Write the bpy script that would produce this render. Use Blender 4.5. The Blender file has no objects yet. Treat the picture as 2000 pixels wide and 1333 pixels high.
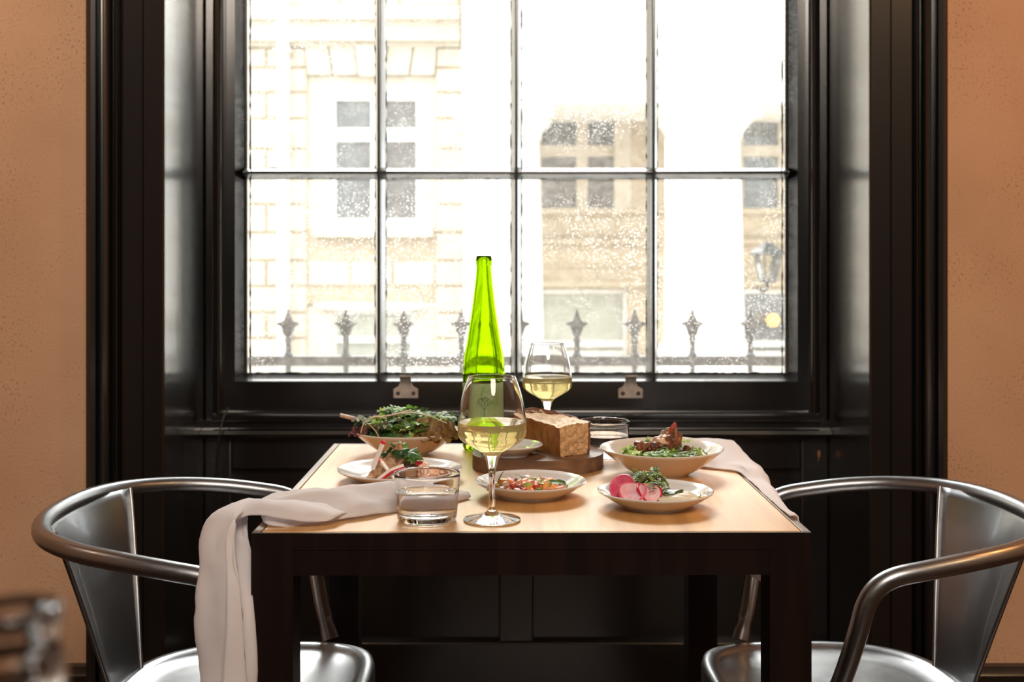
import bpy, bmesh, math, random
from mathutils import Vector, Matrix, Euler
R = math.radians
sc = bpy.context.scene
COL = sc.collection

# ------------------------------------------------------------------ camera, world, sun, lights, exposure
FPX, HOR, CZ = 2250.0, 505.0, 1.0905          # focal length in px of a 2000 px wide frame, horizon row, eye height
cam_d = bpy.data.cameras.new('camera'); cam = bpy.data.objects.new('camera', cam_d); COL.objects.link(cam)
cam.location = (0, 0, CZ); cam.rotation_euler = (R(90), 0, 0)
cam_d.sensor_width = 36; cam_d.lens = FPX / 2000 * 36; cam_d.shift_y = -(666.5 - HOR) / 2000
cam_d.clip_start = 0.02; cam_d.clip_end = 200
cam_d.dof.use_dof = True; cam_d.dof.focus_distance = 1.62; cam_d.dof.aperture_fstop = 6.0
sc.camera = cam

w = bpy.data.worlds.new('sky'); sc.world = w; w.use_nodes = True
bg = w.node_tree.nodes['Background']; bg.inputs[0].default_value = (0.92, 0.97, 1.0, 1); bg.inputs[1].default_value = 4.8

def sun(name, strength, angle, elev, azim, color):
    d = bpy.data.lights.new(name, 'SUN'); o = bpy.data.objects.new(name, d); COL.objects.link(o)
    d.energy = strength; d.angle = R(angle); d.color = color
    o.rotation_euler = Vector((math.sin(R(azim)) * math.cos(R(elev)), math.cos(R(azim)) * math.cos(R(elev)), math.sin(R(elev)))).to_track_quat('Z', 'Y').to_euler()
    o.location = (0, 6, 9)
    return o
sun('veiled_sun', 12.5, 30, 45, -4, (1.0, 0.97, 0.92))

def area(name, loc, target, size, power, color):
    d = bpy.data.lights.new(name, 'AREA'); o = bpy.data.objects.new(name, d); COL.objects.link(o)
    d.shape = 'DISK'; d.size = size; d.energy = power; d.color = color
    o.location = loc; o.rotation_euler = (Vector(loc) - Vector(target)).to_track_quat('Z', 'Y').to_euler()
    return o
def spot(name, loc, target, power, color, cone, blend=0.6, r=0.08):
    d = bpy.data.lights.new(name, 'SPOT'); o = bpy.data.objects.new(name, d); COL.objects.link(o)
    d.energy = power; d.color = color; d.spot_size = R(cone); d.spot_blend = blend; d.shadow_soft_size = r
    o.location = loc; o.rotation_euler = (Vector(loc) - Vector(target)).to_track_quat('Z', 'Y').to_euler()
    return o
spot('wall_lamp_right', (2.0, 1.35, 2.5), (1.55, 2.40, 0.9), 52, (1.0, 0.40, 0.12), 95)
spot('wall_lamp_left', (-1.9, 1.15, 2.6), (-1.55, 2.40, 1.25), 68, (1.0, 0.66, 0.46), 85)
area('room_fill_back', (0.3, -1.3, 2.9), (0.0, 1.6, 0.8), 1.2, 74, (1.0, 0.86, 0.72))  # added soft fill standing in for reflected room light from the camera side
area('room_lamp_right', (1.9, 0.2, 2.6), (0.6, 1.7, 0.6), 0.35, 9, (1.0, 0.62, 0.30))
vs = sc.view_settings
vs.view_transform = 'Standard'; vs.look = 'None'; vs.exposure = 0.0; vs.gamma = 1.0; vs.use_curve_mapping = False
cy = sc.cycles
cy.use_denoising = True; cy.max_bounces = 16; cy.transmission_bounces = 14; cy.transparent_max_bounces = 16; cy.diffuse_bounces = 5; cy.glossy_bounces = 6
cy.sample_clamp_indirect = 6.0; cy.blur_glossy = 0.3

# ------------------------------------------------------------------ helpers
def px(x, y, Y):
    return Vector(((x - 1000) * Y / FPX, Y, CZ - (y - HOR) * Y / FPX))

class MB:
    def __init__(s): s.v = []; s.f = []
    def add(s, vs, fs):
        n = len(s.v); s.v += [tuple(v) for v in vs]; s.f += [tuple(i + n for i in f) for f in fs]; return s
    def box(s, x0, x1, y0, y1, z0, z1):
        return s.add([(x0,y0,z0),(x1,y0,z0),(x1,y1,z0),(x0,y1,z0),(x0,y0,z1),(x1,y0,z1),(x1,y1,z1),(x0,y1,z1)],
                     [(0,3,2,1),(4,5,6,7),(0,1,5,4),(1,2,6,5),(2,3,7,6),(3,0,4,7)])
    def stone(s, x0, x1, y0, y1, z0, z1, c=0.012):
        # block whose front (-y) edge is chamfered
        return s.add([(x0,y0+c,z0),(x1,y0+c,z0),(x1,y1,z0),(x0,y1,z0),(x0,y0+c,z1),(x1,y0+c,z1),(x1,y1,z1),(x0,y1,z1),
                      (x0+c,y0,z0+c),(x1-c,y0,z0+c),(x1-c,y0,z1-c),(x0+c,y0,z1-c)],
                     [(0,3,2,1),(4,5,6,7),(8,9,10,11),(0,1,9,8),(1,5,10,9),(5,4,11,10),(4,0,8,11),(1,2,6,5),(2,3,7,6),(3,0,4,7)])
    def prism(s, poly, axis, a, b):
        # poly: list of 2D points, extruded along axis from a to b
        def P(p, t):
            return {'z': (p[0], p[1], t), 'x': (t, p[0], p[1]), 'y': (p[0], t, p[1])}[axis]
        n = len(poly)
        vs = [P(p, a) for p in poly] + [P(p, b) for p in poly]
        fs = [(i, (i + 1) % n, n + (i + 1) % n, n + i) for i in range(n)] + [tuple(range(n - 1, -1, -1)), tuple(range(n, 2 * n))]
        return s.add(vs, fs)
    def lathe(s, prof, segs=64, c=(0, 0, 0), mod=None):
        n = len(s.v); rings = []
        for (r, z) in prof:
            if r < 1e-6:
                s.v.append((c[0], c[1], c[2] + z)); rings.append([len(s.v) - 1])
            else:
                ring = []
                for k in range(segs):
                    a = 2 * math.pi * k / segs; rr = r * (mod(a, z) if mod else 1)
                    s.v.append((c[0] + rr * math.cos(a), c[1] + rr * math.sin(a), c[2] + z)); ring.append(len(s.v) - 1)
                rings.append(ring)
        for A, B in zip(rings, rings[1:]):
            for k in range(segs):
                k2 = (k + 1) % segs
                if len(A) == 1 and len(B) == 1: continue
                if len(A) == 1: s.f.append((A[0], B[k2], B[k]))
                elif len(B) == 1: s.f.append((A[k], A[k2], B[0]))
                else: s.f.append((A[k], A[k2], B[k2], B[k]))
        return s
    def tube(s, pts, rad, segs=12, caps=True, flat=None):
        pts = [Vector(p) for p in pts]; n = len(pts)
        rad = rad if isinstance(rad, (list, tuple)) else [rad] * n
        T = [(pts[min(i + 1, n - 1)] - pts[max(i - 1, 0)]).normalized() for i in range(n)]
        up = Vector((0, 0, 1)) if abs(T[0].z) < 0.9 else Vector((1, 0, 0))
        N = (up - T[0] * up.dot(T[0])).normalized(); base = len(s.v)
        for i in range(n):
            N = (N - T[i] * N.dot(T[i])).normalized(); B = T[i].cross(N)
            fl = flat[i] if flat else 1.0
            for k in range(segs):
                a = 2 * math.pi * k / segs
                s.v.append(tuple(pts[i] + (N * math.cos(a) + B * math.sin(a) * fl) * rad[i]))
        for i in range(n - 1):
            for k in range(segs):
                k2 = (k + 1) % segs
                s.f.append((base + i*segs + k, base + i*segs + k2, base + (i+1)*segs + k2, base + (i+1)*segs + k))
        if caps:
            s.f.append(tuple(base + k for k in range(segs - 1, -1, -1))); s.f.append(tuple(base + (n-1)*segs + k for k in range(segs)))
        return s
    def grid(s, fn, nu, nv):
        base = len(s.v)
        for i in range(nu + 1):
            for j in range(nv + 1):
                s.v.append(tuple(fn(i / nu, j / nv)))
        for i in range(nu):
            for j in range(nv):
                a = base + i * (nv + 1) + j
                s.f.append((a, a + nv + 1, a + nv + 2, a + 1))
        return s
    def mesh(s, name, smooth=35):
        m = bpy.data.meshes.new(name); m.from_pydata(s.v, [], s.f); m.update()
        if smooth:
            m.polygons.foreach_set('use_smooth', [True] * len(m.polygons))
            if smooth < 180: m.set_sharp_from_angle(angle=R(smooth))
        return m
    def build(s, name, mat, parent=None, smooth=35, bevel=0, loc=None, rot=None, recalc=False):
        m = s.mesh(name, smooth); m.materials.append(mat)
        if recalc:
            b = bmesh.new(); b.from_mesh(m); bmesh.ops.recalc_face_normals(b, faces=b.faces); b.to_mesh(m); b.free()
        return link(name, m, parent, bevel, loc, rot)

def link(name, m, parent=None, bevel=0, loc=None, rot=None):
    o = bpy.data.objects.new(name, m); COL.objects.link(o)
    if parent: o.parent = parent
    if loc is not None: o.location = loc
    if rot is not None: o.rotation_euler = rot
    if bevel:
        md = o.modifiers.new('edge', 'BEVEL'); md.width = bevel; md.segments = 2; md.limit_method = 'ANGLE'; md.angle_limit = R(40)
    return o

def tag(o, label, cat, group=None):
    o['label'] = label; o['category'] = cat
    if group: o['group'] = group
    return o
def thing(name, label, cat, loc=(0, 0, 0), rot=(0, 0, 0), group=None):
    o = bpy.data.objects.new(name, None); COL.objects.link(o); o.empty_display_size = 0.05
    o.location = loc; o.rotation_euler = rot
    return tag(o, label, cat, group)
def struct(o): o['kind'] = 'structure'; return o
def node(name, parent=None, loc=(0,0,0)):
    o = bpy.data.objects.new(name, None); COL.objects.link(o); o.location = loc; o.empty_display_size = 0.05
    if parent: o.parent = parent
    return o
def dup_tree(root, label=None, group=None, **kw):
    r = root.copy(); COL.objects.link(r)
    for ch in list(root.children):
        c = ch.copy(); COL.objects.link(c); c.parent = r
        for g in ch.children:
            d = g.copy(); COL.objects.link(d); d.parent = c
    if label: r['label'] = label
    if group: r['group'] = group
    for k, v in kw.items(): setattr(r, k, v)
    return r
def spline(pts, n=6):
    out = []
    for i in range(len(pts) - 1):
        p0 = Vector(pts[max(i-1, 0)]); p1 = Vector(pts[i]); p2 = Vector(pts[i+1]); p3 = Vector(pts[min(i+2, len(pts)-1)])
        for k in range(n):
            t = k / n
            out.append(0.5 * ((2*p1) + (p2-p0)*t + (2*p0-5*p1+4*p2-p3)*t*t + (-p0+3*p1-3*p2+p3)*t**3))
    out.append(Vector(pts[-1])); return out
def prof(pts, n=5):
    return [(max(p.x, 0), p.y) for p in spline([(a, b, 0) for a, b in pts], n)]

# ------------------------------------------------------------------ materials
def new_mat(name):
    m = bpy.data.materials.new(name); m.use_nodes = True; nt = m.node_tree
    return m, nt, nt.nodes, nt.links, nt.nodes['Principled BSDF']
def setp(p, **kw):
    for k, v in kw.items():
        k = k.replace('_', ' ').title()
        k = {'Ior': 'IOR', 'Transmission': 'Transmission Weight', 'Coat': 'Coat Weight', 'Sheen': 'Sheen Weight', 'Subsurface': 'Subsurface Weight', 'Specular': 'Specular IOR Level'}.get(k, k)
        p.inputs[k].default_value = v
def coords(nodes, links, scale=(1, 1, 1), kind='Object'):
    t = nodes.new('ShaderNodeTexCoord'); mp = nodes.new('ShaderNodeMapping'); mp.inputs['Scale'].default_value = scale
    links.new(t.outputs[kind], mp.inputs['Vector']); return mp.outputs[0]
def noise(nodes, links, vec, scale, detail=4, rough=0.55):
    n = nodes.new('ShaderNodeTexNoise'); n.inputs['Scale'].default_value = scale; n.inputs['Detail'].default_value = detail; n.inputs['Roughness'].default_value = rough
    links.new(vec, n.inputs['Vector']); return n.outputs['Fac']
def ramp(nodes, links, fac, stops, interp='LINEAR'):
    r = nodes.new('ShaderNodeValToRGB'); r.color_ramp.interpolation = interp; e = r.color_ramp.elements
    while len(e) < len(stops): e.new(0.5)
    for k, (pos, c) in enumerate(stops): e[k].position = pos; e[k].color = (*c, 1) if len(c) == 3 else c
    links.new(fac, r.inputs[0]); return r.outputs[0]
def bump(nodes, links, p, h, strength=0.2, dist=0.001):
    b = nodes.new('ShaderNodeBump'); b.inputs['Strength'].default_value = strength; b.inputs['Distance'].default_value = dist
    links.new(h, b.inputs['Height']); links.new(b.outputs[0], p.inputs['Normal']); return b
def mat_noise(name, c1, c2, scale, rough=0.5, vscale=(1, 1, 1), bmp=0, bdist=0.001, bscale=None, lo=0.35, hi=0.65, **kw):
    m, nt, N, L, p = new_mat(name); v = coords(N, L, vscale)
    L.new(ramp(N, L, noise(N, L, v, scale), [(lo, c1), (hi, c2)]), p.inputs['Base Color'])
    setp(p, roughness=rough, **kw)
    if bmp: bump(N, L, p, noise(N, L, v, bscale or scale, 6), bmp, bdist)
    return m
def mat_food(name, c1, c2, scale=120, rough=0.4, rnd=0.25, bmp=0.4, **kw):
    # two-tone noise with a per-object shift in brightness
    m, nt, N, L, p = new_mat(name); v = coords(N, L)
    col = ramp(N, L, noise(N, L, v, scale), [(0.35, c1), (0.65, c2)])
    oi = N.new('ShaderNodeObjectInfo'); hs = N.new('ShaderNodeHueSaturation'); mr = N.new('ShaderNodeMapRange')
    mr.inputs['To Min'].default_value = 1 - rnd; mr.inputs['To Max'].default_value = 1 + rnd
    L.new(oi.outputs['Random'], mr.inputs['Value']); L.new(mr.outputs[0], hs.inputs['Value']); L.new(col, hs.inputs['Color']); L.new(hs.outputs[0], p.inputs['Base Color'])
    setp(p, roughness=rough, **kw)
    if bmp: bump(N, L, p, noise(N, L, v, scale * 1.5), bmp, 0.0008)
    return m

# dark glossy paint with rare chips down to wood
def mat_paint():
    m, nt, N, L, p = new_mat('dark_paint'); v = coords(N, L, (1, 1, 0.35))
    chips = ramp(N, L, noise(N, L, v, 26, 5, 0.6), [(0.755, (0, 0, 0)), (0.765, (1, 1, 1))])
    tone = ramp(N, L, noise(N, L, v, 6), [(0.3, (0.0035, 0.004, 0.0045)), (0.7, (0.006, 0.006, 0.006))])
    mx = N.new('ShaderNodeMix'); mx.data_type = 'RGBA'; L.new(chips, mx.inputs['Factor']); L.new(tone, mx.inputs['A']); mx.inputs['B'].default_value = (0.32, 0.13, 0.05, 1)
    L.new(mx.outputs['Result'], p.inputs['Base Color']); setp(p, roughness=0.26, specular=1.0, coat=1.0); p.inputs['Coat Roughness'].default_value = 0.15
    v2 = coords(N, L, (1, 1, 0.12)); bump(N, L, p, noise(N, L, v2, 60, 3), 0.15, 0.001)
    return m
def mat_plaster(name, c1, c2, spot):
    m, nt, N, L, p = new_mat(name); v = coords(N, L)
    base = ramp(N, L, noise(N, L, v, 2.2, 3), [(0.35, c1), (0.65, c2)])
    vv = N.new('ShaderNodeTexNoise'); vv.inputs['Scale'].default_value = 210; vv.inputs['Detail'].default_value = 3
    L.new(coords(N, L, (1, 1, 0.8)), vv.inputs['Vector'])
    patch = ramp(N, L, noise(N, L, v, 5, 4), [(0.42, (0, 0, 0)), (0.68, (1, 1, 1))])
    pits = ramp(N, L, vv.outputs['Fac'], [(0.34, (1, 1, 1)), (0.41, (0, 0, 0))])
    mul = N.new('ShaderNodeMath'); mul.operation = 'MULTIPLY'; L.new(patch, mul.inputs[0]); L.new(pits, mul.inputs[1])
    mx = N.new('ShaderNodeMix'); mx.data_type = 'RGBA'; L.new(mul.outputs[0], mx.inputs['Factor']); L.new(base, mx.inputs['A']); mx.inputs['B'].default_value = (*spot, 1)
    L.new(mx.outputs['Result'], p.inputs['Base Color']); setp(p, roughness=0.75)
    bump(N, L, p, vv.outputs['Fac'], 0.55, 0.002)
    return m
def mat_wood(name, c1, c2, c3, axis_scale, rough, scale=10, coat=0.0, bmp=0.08):
    m, nt, N, L, p = new_mat(name); v = coords(N, L, axis_scale)
    g = noise(N, L, v, scale, 6, 0.6); big = noise(N, L, v, scale * 0.25, 2)
    a = ramp(N, L, g, [(0.3, c1), (0.5, c2), (0.72, c3)])
    b = ramp(N, L, big, [(0.3, (0.86, 0.86, 0.86)), (0.7, (1.08, 1.05, 1.0))])
    mx = N.new('ShaderNodeMix'); mx.data_type = 'RGBA'; mx.blend_type = 'MULTIPLY'; mx.inputs['Factor'].default_value = 1; L.new(a, mx.inputs['A']); L.new(b, mx.inputs['B'])
    L.new(mx.outputs['Result'], p.inputs['Base Color']); setp(p, roughness=rough, coat=coat)
    bump(N, L, p, g, bmp, 0.0006)
    return m
def mat_steel(name):
    m, nt, N, L, p = new_mat(name); v = coords(N, L)
    f = noise(N, L, v, 9, 5); f2 = noise(N, L, coords(N, L, (1, 1, 6)), 60, 4)
    L.new(ramp(N, L, f, [(0.3, (0.30, 0.31, 0.33)), (0.7, (0.36, 0.37, 0.39))]), p.inputs['Base Color'])
    L.new(ramp(N, L, f2, [(0.3, (0.30,)*3), (0.7, (0.38,)*3)]), p.inputs['Roughness']); setp(p, metallic=1.0, coat=0.3)
    bump(N, L, p, f, 0.04, 0.001)
    return m
def mat_glass(name, color=(1, 1, 1), ior=1.47, rough=0.0):
    m = bpy.data.materials.new(name); m.use_nodes = True; nt = m.node_tree; nt.nodes.clear()
    g = nt.nodes.new('ShaderNodeBsdfGlass'); g.inputs['Color'].default_value = (*color, 1); g.inputs['IOR'].default_value = ior; g.inputs['Roughness'].default_value = rough
    o = nt.nodes.new('ShaderNodeOutputMaterial'); nt.links.new(g.outputs[0], o.inputs[0]); return m
def mat_pane(name, tint, dirt=0.5):
    # thin flat pane: straight-through transmission, weak reflection, dried rain specks
    m = bpy.data.materials.new(name); m.use_nodes = True; nt = m.node_tree; N = nt.nodes; L = nt.links; N.clear()
    tr = N.new('ShaderNodeBsdfTransparent'); tr.inputs[0].default_value = (*tint, 1)
    gl = N.new('ShaderNodeBsdfGlossy'); gl.inputs['Roughness'].default_value = 0.02
    fr = N.new('ShaderNodeFresnel'); fr.inputs['IOR'].default_value = 1.45
    m1 = N.new('ShaderNodeMixShader'); L.new(fr.outputs[0], m1.inputs[0]); L.new(tr.outputs[0], m1.inputs[1]); L.new(gl.outputs[0], m1.inputs[2])
    v = coords(N, L); vo = N.new('ShaderNodeTexVoronoi'); vo.inputs['Scale'].default_value = 170; L.new(v, vo.inputs['Vector'])
    dots = ramp(N, L, vo.outputs['Distance'], [(0.16, (1, 1, 1)), (0.30, (0, 0, 0))])
    patch = ramp(N, L, noise(N, L, v, 4.5, 3), [(0.40, (0.12,)*3), (0.62, (1, 1, 1))])
    film = ramp(N, L, noise(N, L, v, 60, 3), [(0.35, (0.03,)*3), (0.75, (0.07,)*3)])
    mu = N.new('ShaderNodeMath'); mu.operation = 'MULTIPLY'; L.new(dots, mu.inputs[0]); L.new(patch, mu.inputs[1])
    m3 = N.new('ShaderNodeMath'); m3.operation = 'MULTIPLY_ADD'; L.new(mu.outputs[0], m3.inputs[0]); m3.inputs[1].default_value = dirt; L.new(film, m3.inputs[2])
    df = N.new('ShaderNodeBsdfTranslucent'); df.inputs[0].default_value = (0.8, 0.78, 0.74, 1)
    m2 = N.new('ShaderNodeMixShader'); L.new(m3.outputs[0], m2.inputs[0]); L.new(m1.outputs[0], m2.inputs[1]); L.new(df.outputs[0], m2.inputs[2])
    o = N.new('ShaderNodeOutputMaterial'); L.new(m2.outputs[0], o.inputs[0]); return m
def mat_emit(name, c, s):
    m, nt, N, L, p = new_mat(name); setp(p, base_color=(*c, 1)); p.inputs['Emission Color'].default_value = (*c, 1); p.inputs['Emission Strength'].default_value = s; return m
def mat_cloth(name, c):
    m, nt, N, L, p = new_mat(name); v = coords(N, L)
    L.new(ramp(N, L, noise(N, L, v, 30), [(0.3, tuple(x * 0.95 for x in c)), (0.7, c)]), p.inputs['Base Color'])
    setp(p, roughness=0.85, sheen=0.2)
    wv = N.new('ShaderNodeTexNoise'); wv.inputs['Scale'].default_value = 900; L.new(v, wv.inputs['Vector']); bump(N, L, p, wv.outputs['Fac'], 0.15, 0.0004)
    # thin linen lets some light through
    t = N.new('ShaderNodeBsdfTranslucent'); t.inputs[0].default_value = (*c, 1); mx = N.new('ShaderNodeMixShader'); mx.inputs[0].default_value = 0.38
    out = N['Material Output']; L.new(p.outputs[0], mx.inputs[1]); L.new(t.outputs[0], mx.inputs[2]); L.new(mx.outputs[0], out.inputs[0])
    return m
def mat_leaf(name, c1, c2, rough=0.42, trans=0.3):
    m = mat_food(name, c1, c2, 90, rough, 0.45, 0.35)
    nt = m.node_tree; N = nt.nodes; L = nt.links; p = N['Principled BSDF']
    src = p.inputs['Base Color'].links[0].from_socket
    t = N.new('ShaderNodeBsdfTranslucent'); L.new(src, t.inputs[0]); mx = N.new('ShaderNodeMixShader'); mx.inputs[0].default_value = trans
    L.new(p.outputs[0], mx.inputs[1]); L.new(t.outputs[0], mx.inputs[2]); L.new(mx.outputs[0], N['Material Output'].inputs[0])
    return m

M = {}
M['paint'] = mat_paint()
M['plaster'] = mat_plaster('peach_plaster', (0.49, 0.30, 0.185), (0.58, 0.37, 0.235), (0.20, 0.095, 0.05))
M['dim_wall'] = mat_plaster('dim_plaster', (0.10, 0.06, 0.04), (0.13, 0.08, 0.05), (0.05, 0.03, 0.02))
M['ceiling'] = mat_noise('ceiling_white', (0.26, 0.23, 0.20), (0.30, 0.27, 0.23), 3, 0.8)
M['floor'] = mat_wood('floor_boards', (0.03, 0.016, 0.009), (0.05, 0.026, 0.014), (0.07, 0.036, 0.02), (1, 0.1, 1), 0.35, 12)
M['maple'] = mat_wood('pale_tabletop_wood', (0.52, 0.27, 0.09), (0.63, 0.355, 0.13), (0.70, 0.42, 0.17), (1, 0.045, 1), 0.42, 45, 0.12)
M['darkwood'] = mat_wood('dark_stained_wood', (0.005, 0.002, 0.0015), (0.009, 0.0035, 0.0025), (0.015, 0.006, 0.004), (1, 1, 0.08), 0.45, 40)
M['darkwood'].node_tree.nodes['Principled BSDF'].inputs['Specular IOR Level'].default_value = 0.3
M['wornedge'] = mat_noise('worn_edge_wood', (0.10, 0.055, 0.03), (0.30, 0.2, 0.12), 30, 0.45, (1, 0.15, 1))
M['steel'] = mat_steel('brushed_steel')
M['zinc'] = mat_noise('zinc_plate', (0.36, 0.34, 0.33), (0.50, 0.48, 0.46), 60, 0.4, metallic=0.15)
M['screw'] = mat_noise('dark_screw', (0.05, 0.04, 0.035), (0.1, 0.09, 0.08), 200, 0.5, metallic=0.6)
M['ceramic'] = mat_noise('cream_stoneware', (0.68, 0.64, 0.595), (0.72, 0.68, 0.635), 25, 0.16, coat=0.5)
M['ceramic_w'] = mat_noise('white_stoneware', (0.66, 0.655, 0.655), (0.70, 0.695, 0.695), 25, 0.14, coat=0.5)
M['glass'] = mat_glass('clear_glass')
M['bottle'] = mat_glass('green_bottle_glass', (0.78, 0.94, 0.18), 1.5)
M['wine'] = mat_glass('white_wine_contact', (1.0, 0.92, 0.62), 1.097)
_nt = M['wine'].node_tree; _t = _nt.nodes.new('ShaderNodeBsdfTranslucent'); _t.inputs[0].default_value = (1.0, 0.86, 0.50, 1); _m = _nt.nodes.new('ShaderNodeMixShader'); _m.inputs[0].default_value = 0.36
_nt.links.new(_nt.nodes['Glass BSDF'].outputs[0], _m.inputs[1]); _nt.links.new(_t.outputs[0], _m.inputs[2]); _nt.links.new(_m.outputs[0], _nt.nodes['Material Output'].inputs[0])
M['wine_top'] = mat_glass('white_wine_surface', (1.0, 0.98, 0.9), 1.34)
M['water'] = mat_glass('water_contact', (0.97, 0.97, 0.98), 1.105)
M['water_top'] = mat_glass('water_surface', (1, 1, 1), 1.33)
M['pane'] = mat_pane('window_pane', (0.95, 0.96, 0.95), 0.6)
M['linen'] = mat_cloth('white_linen', (0.92, 0.89, 0.91))
M['board'] = mat_wood('walnut_board', (0.085, 0.045, 0.026), (0.16, 0.088, 0.05), (0.25, 0.15, 0.09), (0.12, 1, 1), 0.5, 60)
M['crust'] = mat_food('bread_crust', (0.30, 0.115, 0.028), (0.46, 0.21, 0.06), 40, 0.55, 0.0, 0.3)
M['crumb'] = mat_food('bread_crumb', (0.42, 0.24, 0.10), (0.70, 0.50, 0.29), 210, 0.7, 0.0, 1.0)
M['crumb_pale'] = mat_food('pale_bread_crumb', (0.68, 0.50, 0.33), (0.90, 0.76, 0.58), 170, 0.7, 0.0, 1.0)
M['burnt'] = mat_food('dark_crust', (0.10, 0.03, 0.012), (0.24, 0.09, 0.03), 80, 0.5, 0.0, 0.8)
M['leaf'] = mat_leaf('green_leaf', (0.07, 0.17, 0.02), (0.20, 0.38, 0.06))
M['leaf_l'] = mat_leaf('light_green_leaf', (0.26, 0.42, 0.06), (0.48, 0.62, 0.16))
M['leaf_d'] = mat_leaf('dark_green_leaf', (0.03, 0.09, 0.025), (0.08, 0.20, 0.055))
M['leaf_b'] = mat_leaf('bronze_leaf', (0.13, 0.06, 0.02), (0.30, 0.19, 0.06))
M['leaf_p'] = mat_leaf('purple_leaf', (0.09, 0.02, 0.03), (0.20, 0.07, 0.08))
M['leaf_s'] = mat_leaf('silvery_leaf', (0.22, 0.27, 0.23), (0.42, 0.45, 0.40))
M['stalk'] = mat_food('pale_stalk', (0.45, 0.46, 0.22), (0.62, 0.58, 0.36), 60, 0.4, 0.15)
M['stalk_p'] = mat_food('pink_stalk', (0.45, 0.27, 0.20), (0.60, 0.42, 0.33), 60, 0.4, 0.1)
M['caper'] = mat_food('dark_green_berry', (0.035, 0.04, 0.02), (0.09, 0.10, 0.05), 90, 0.35, 0.3)
M['roast'] = mat_food('roasted_brown', (0.07, 0.022, 0.012), (0.25, 0.085, 0.035), 110, 0.4, 0.3, 0.9)
M['roast_l'] = mat_food('roasted_tan', (0.40, 0.22, 0.13), (0.62, 0.42, 0.30), 110, 0.45, 0.2, 0.9)
M['red'] = mat_food('tomato_red', (0.45, 0.03, 0.02), (0.62, 0.10, 0.05), 90, 0.42, 0.3)
M['coral'] = mat_food('coral_flesh', (0.62, 0.17, 0.10), (0.80, 0.36, 0.24), 140, 0.42, 0.2)
M['salmon'] = mat_food('salmon_flake', (0.72, 0.36, 0.22), (0.85, 0.62, 0.48), 120, 0.4, 0.15, 0.7)
M['orange'] = mat_food('orange_flesh', (0.75, 0.26, 0.05), (0.85, 0.42, 0.14), 120, 0.42, 0.15)
M['onion'] = mat_food('purple_onion', (0.20, 0.015, 0.05), (0.40, 0.06, 0.13), 120, 0.42, 0.25)
M['pale_dice'] = mat_food('pale_dice', (0.70, 0.62, 0.5), (0.82, 0.72, 0.60), 120, 0.35, 0.1)
M['radish'] = mat_food('pink_radish', (0.62, 0.05, 0.13), (0.80, 0.16, 0.25), 60, 0.35, 0.1)
M['radish_p'] = mat_food('pale_pink_radish', (0.78, 0.36, 0.44), (0.86, 0.60, 0.66), 90, 0.35, 0.1)
M['radish_w'] = mat_food('white_radish', (0.80, 0.74, 0.68), (0.86, 0.80, 0.76), 60, 0.35, 0.05)
M['radish_r'] = mat_food('radish_skin', (0.55, 0.01, 0.03), (0.68, 0.03, 0.05), 60, 0.3, 0.05)
M['cream'] = mat_noise('fresh_cheese', (0.72, 0.64, 0.50), (0.76, 0.69, 0.56), 40, 0.3, subsurface=0.2)
M['herb_oil'] = mat_food('herb_oil', (0.02, 0.05, 0.02), (0.12, 0.16, 0.05), 260, 0.2, 0.0)
M['oil'] = mat_noise('olive_oil', (0.36, 0.26, 0.03), (0.5, 0.38, 0.06), 40, 0.06, coat=1.0)
M['oil_d'] = mat_noise('dark_dressing', (0.16, 0.12, 0.03), (0.30, 0.24, 0.07), 60, 0.05, coat=1.0)
M['sauce'] = mat_noise('orange_dressing', (0.62, 0.25, 0.03), (0.72, 0.33, 0.05), 40, 0.08, coat=1.0)
M['fish'] = mat_food('charred_skin', (0.06, 0.03, 0.018), (0.32, 0.17, 0.08), 70, 0.4, 0.1, 0.7)
M['toast'] = mat_food('toasted_side', (0.24, 0.10, 0.04), (0.66, 0.44, 0.26), 90, 0.5, 0.05, 0.6)
M['label'] = None
M['stone'] = mat_noise('cream_stone', (0.54, 0.47, 0.37), (0.60, 0.53, 0.43), 3.0, 0.85)
M['stone_y_shade'] = mat_noise('shaded_yellow_stone', (0.42, 0.335, 0.225), (0.48, 0.39, 0.27), 3.0, 0.85)  # yellow stone set darker for the recessed bays, shade put into the colour
M['stone_w'] = mat_noise('white_stucco', (0.84, 0.80, 0.74), (0.88, 0.85, 0.8), 3.0, 0.8)
M['joint'] = mat_noise('mortar', (0.40, 0.32, 0.22), (0.46, 0.37, 0.26), 5.0, 0.9)
M['white_frame'] = mat_noise('white_frame_paint', (0.78, 0.77, 0.75), (0.82, 0.81, 0.79), 5, 0.6)
M['far_glass'] = mat_noise('far_window_glass', (0.10, 0.105, 0.11), (0.16, 0.165, 0.165), 2.5, 0.12)
M['blind'] = mat_noise('pale_blind', (0.40, 0.41, 0.34), (0.46, 0.46, 0.39), 2.5, 0.5)
M['iron'] = mat_noise('painted_iron', (0.025, 0.027, 0.032), (0.045, 0.048, 0.055), 40, 0.5)
M['street'] = mat_noise('asphalt', (0.16, 0.155, 0.15), (0.22, 0.21, 0.2), 20, 0.9)
M['pave'] = mat_noise('paving', (0.36, 0.33, 0.29), (0.44, 0.41, 0.37), 12, 0.85)
M['bulb'] = mat_emit('warm_bulb', (1.0, 0.45, 0.08), 2.2)
M['lantern_glass'] = mat_pane('lantern_glass', (0.9, 0.9, 0.86), 0.1)
M['cable'] = mat_noise('black_rubber', (0.012,)*3, (0.02,)*3, 60, 0.4)

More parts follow.
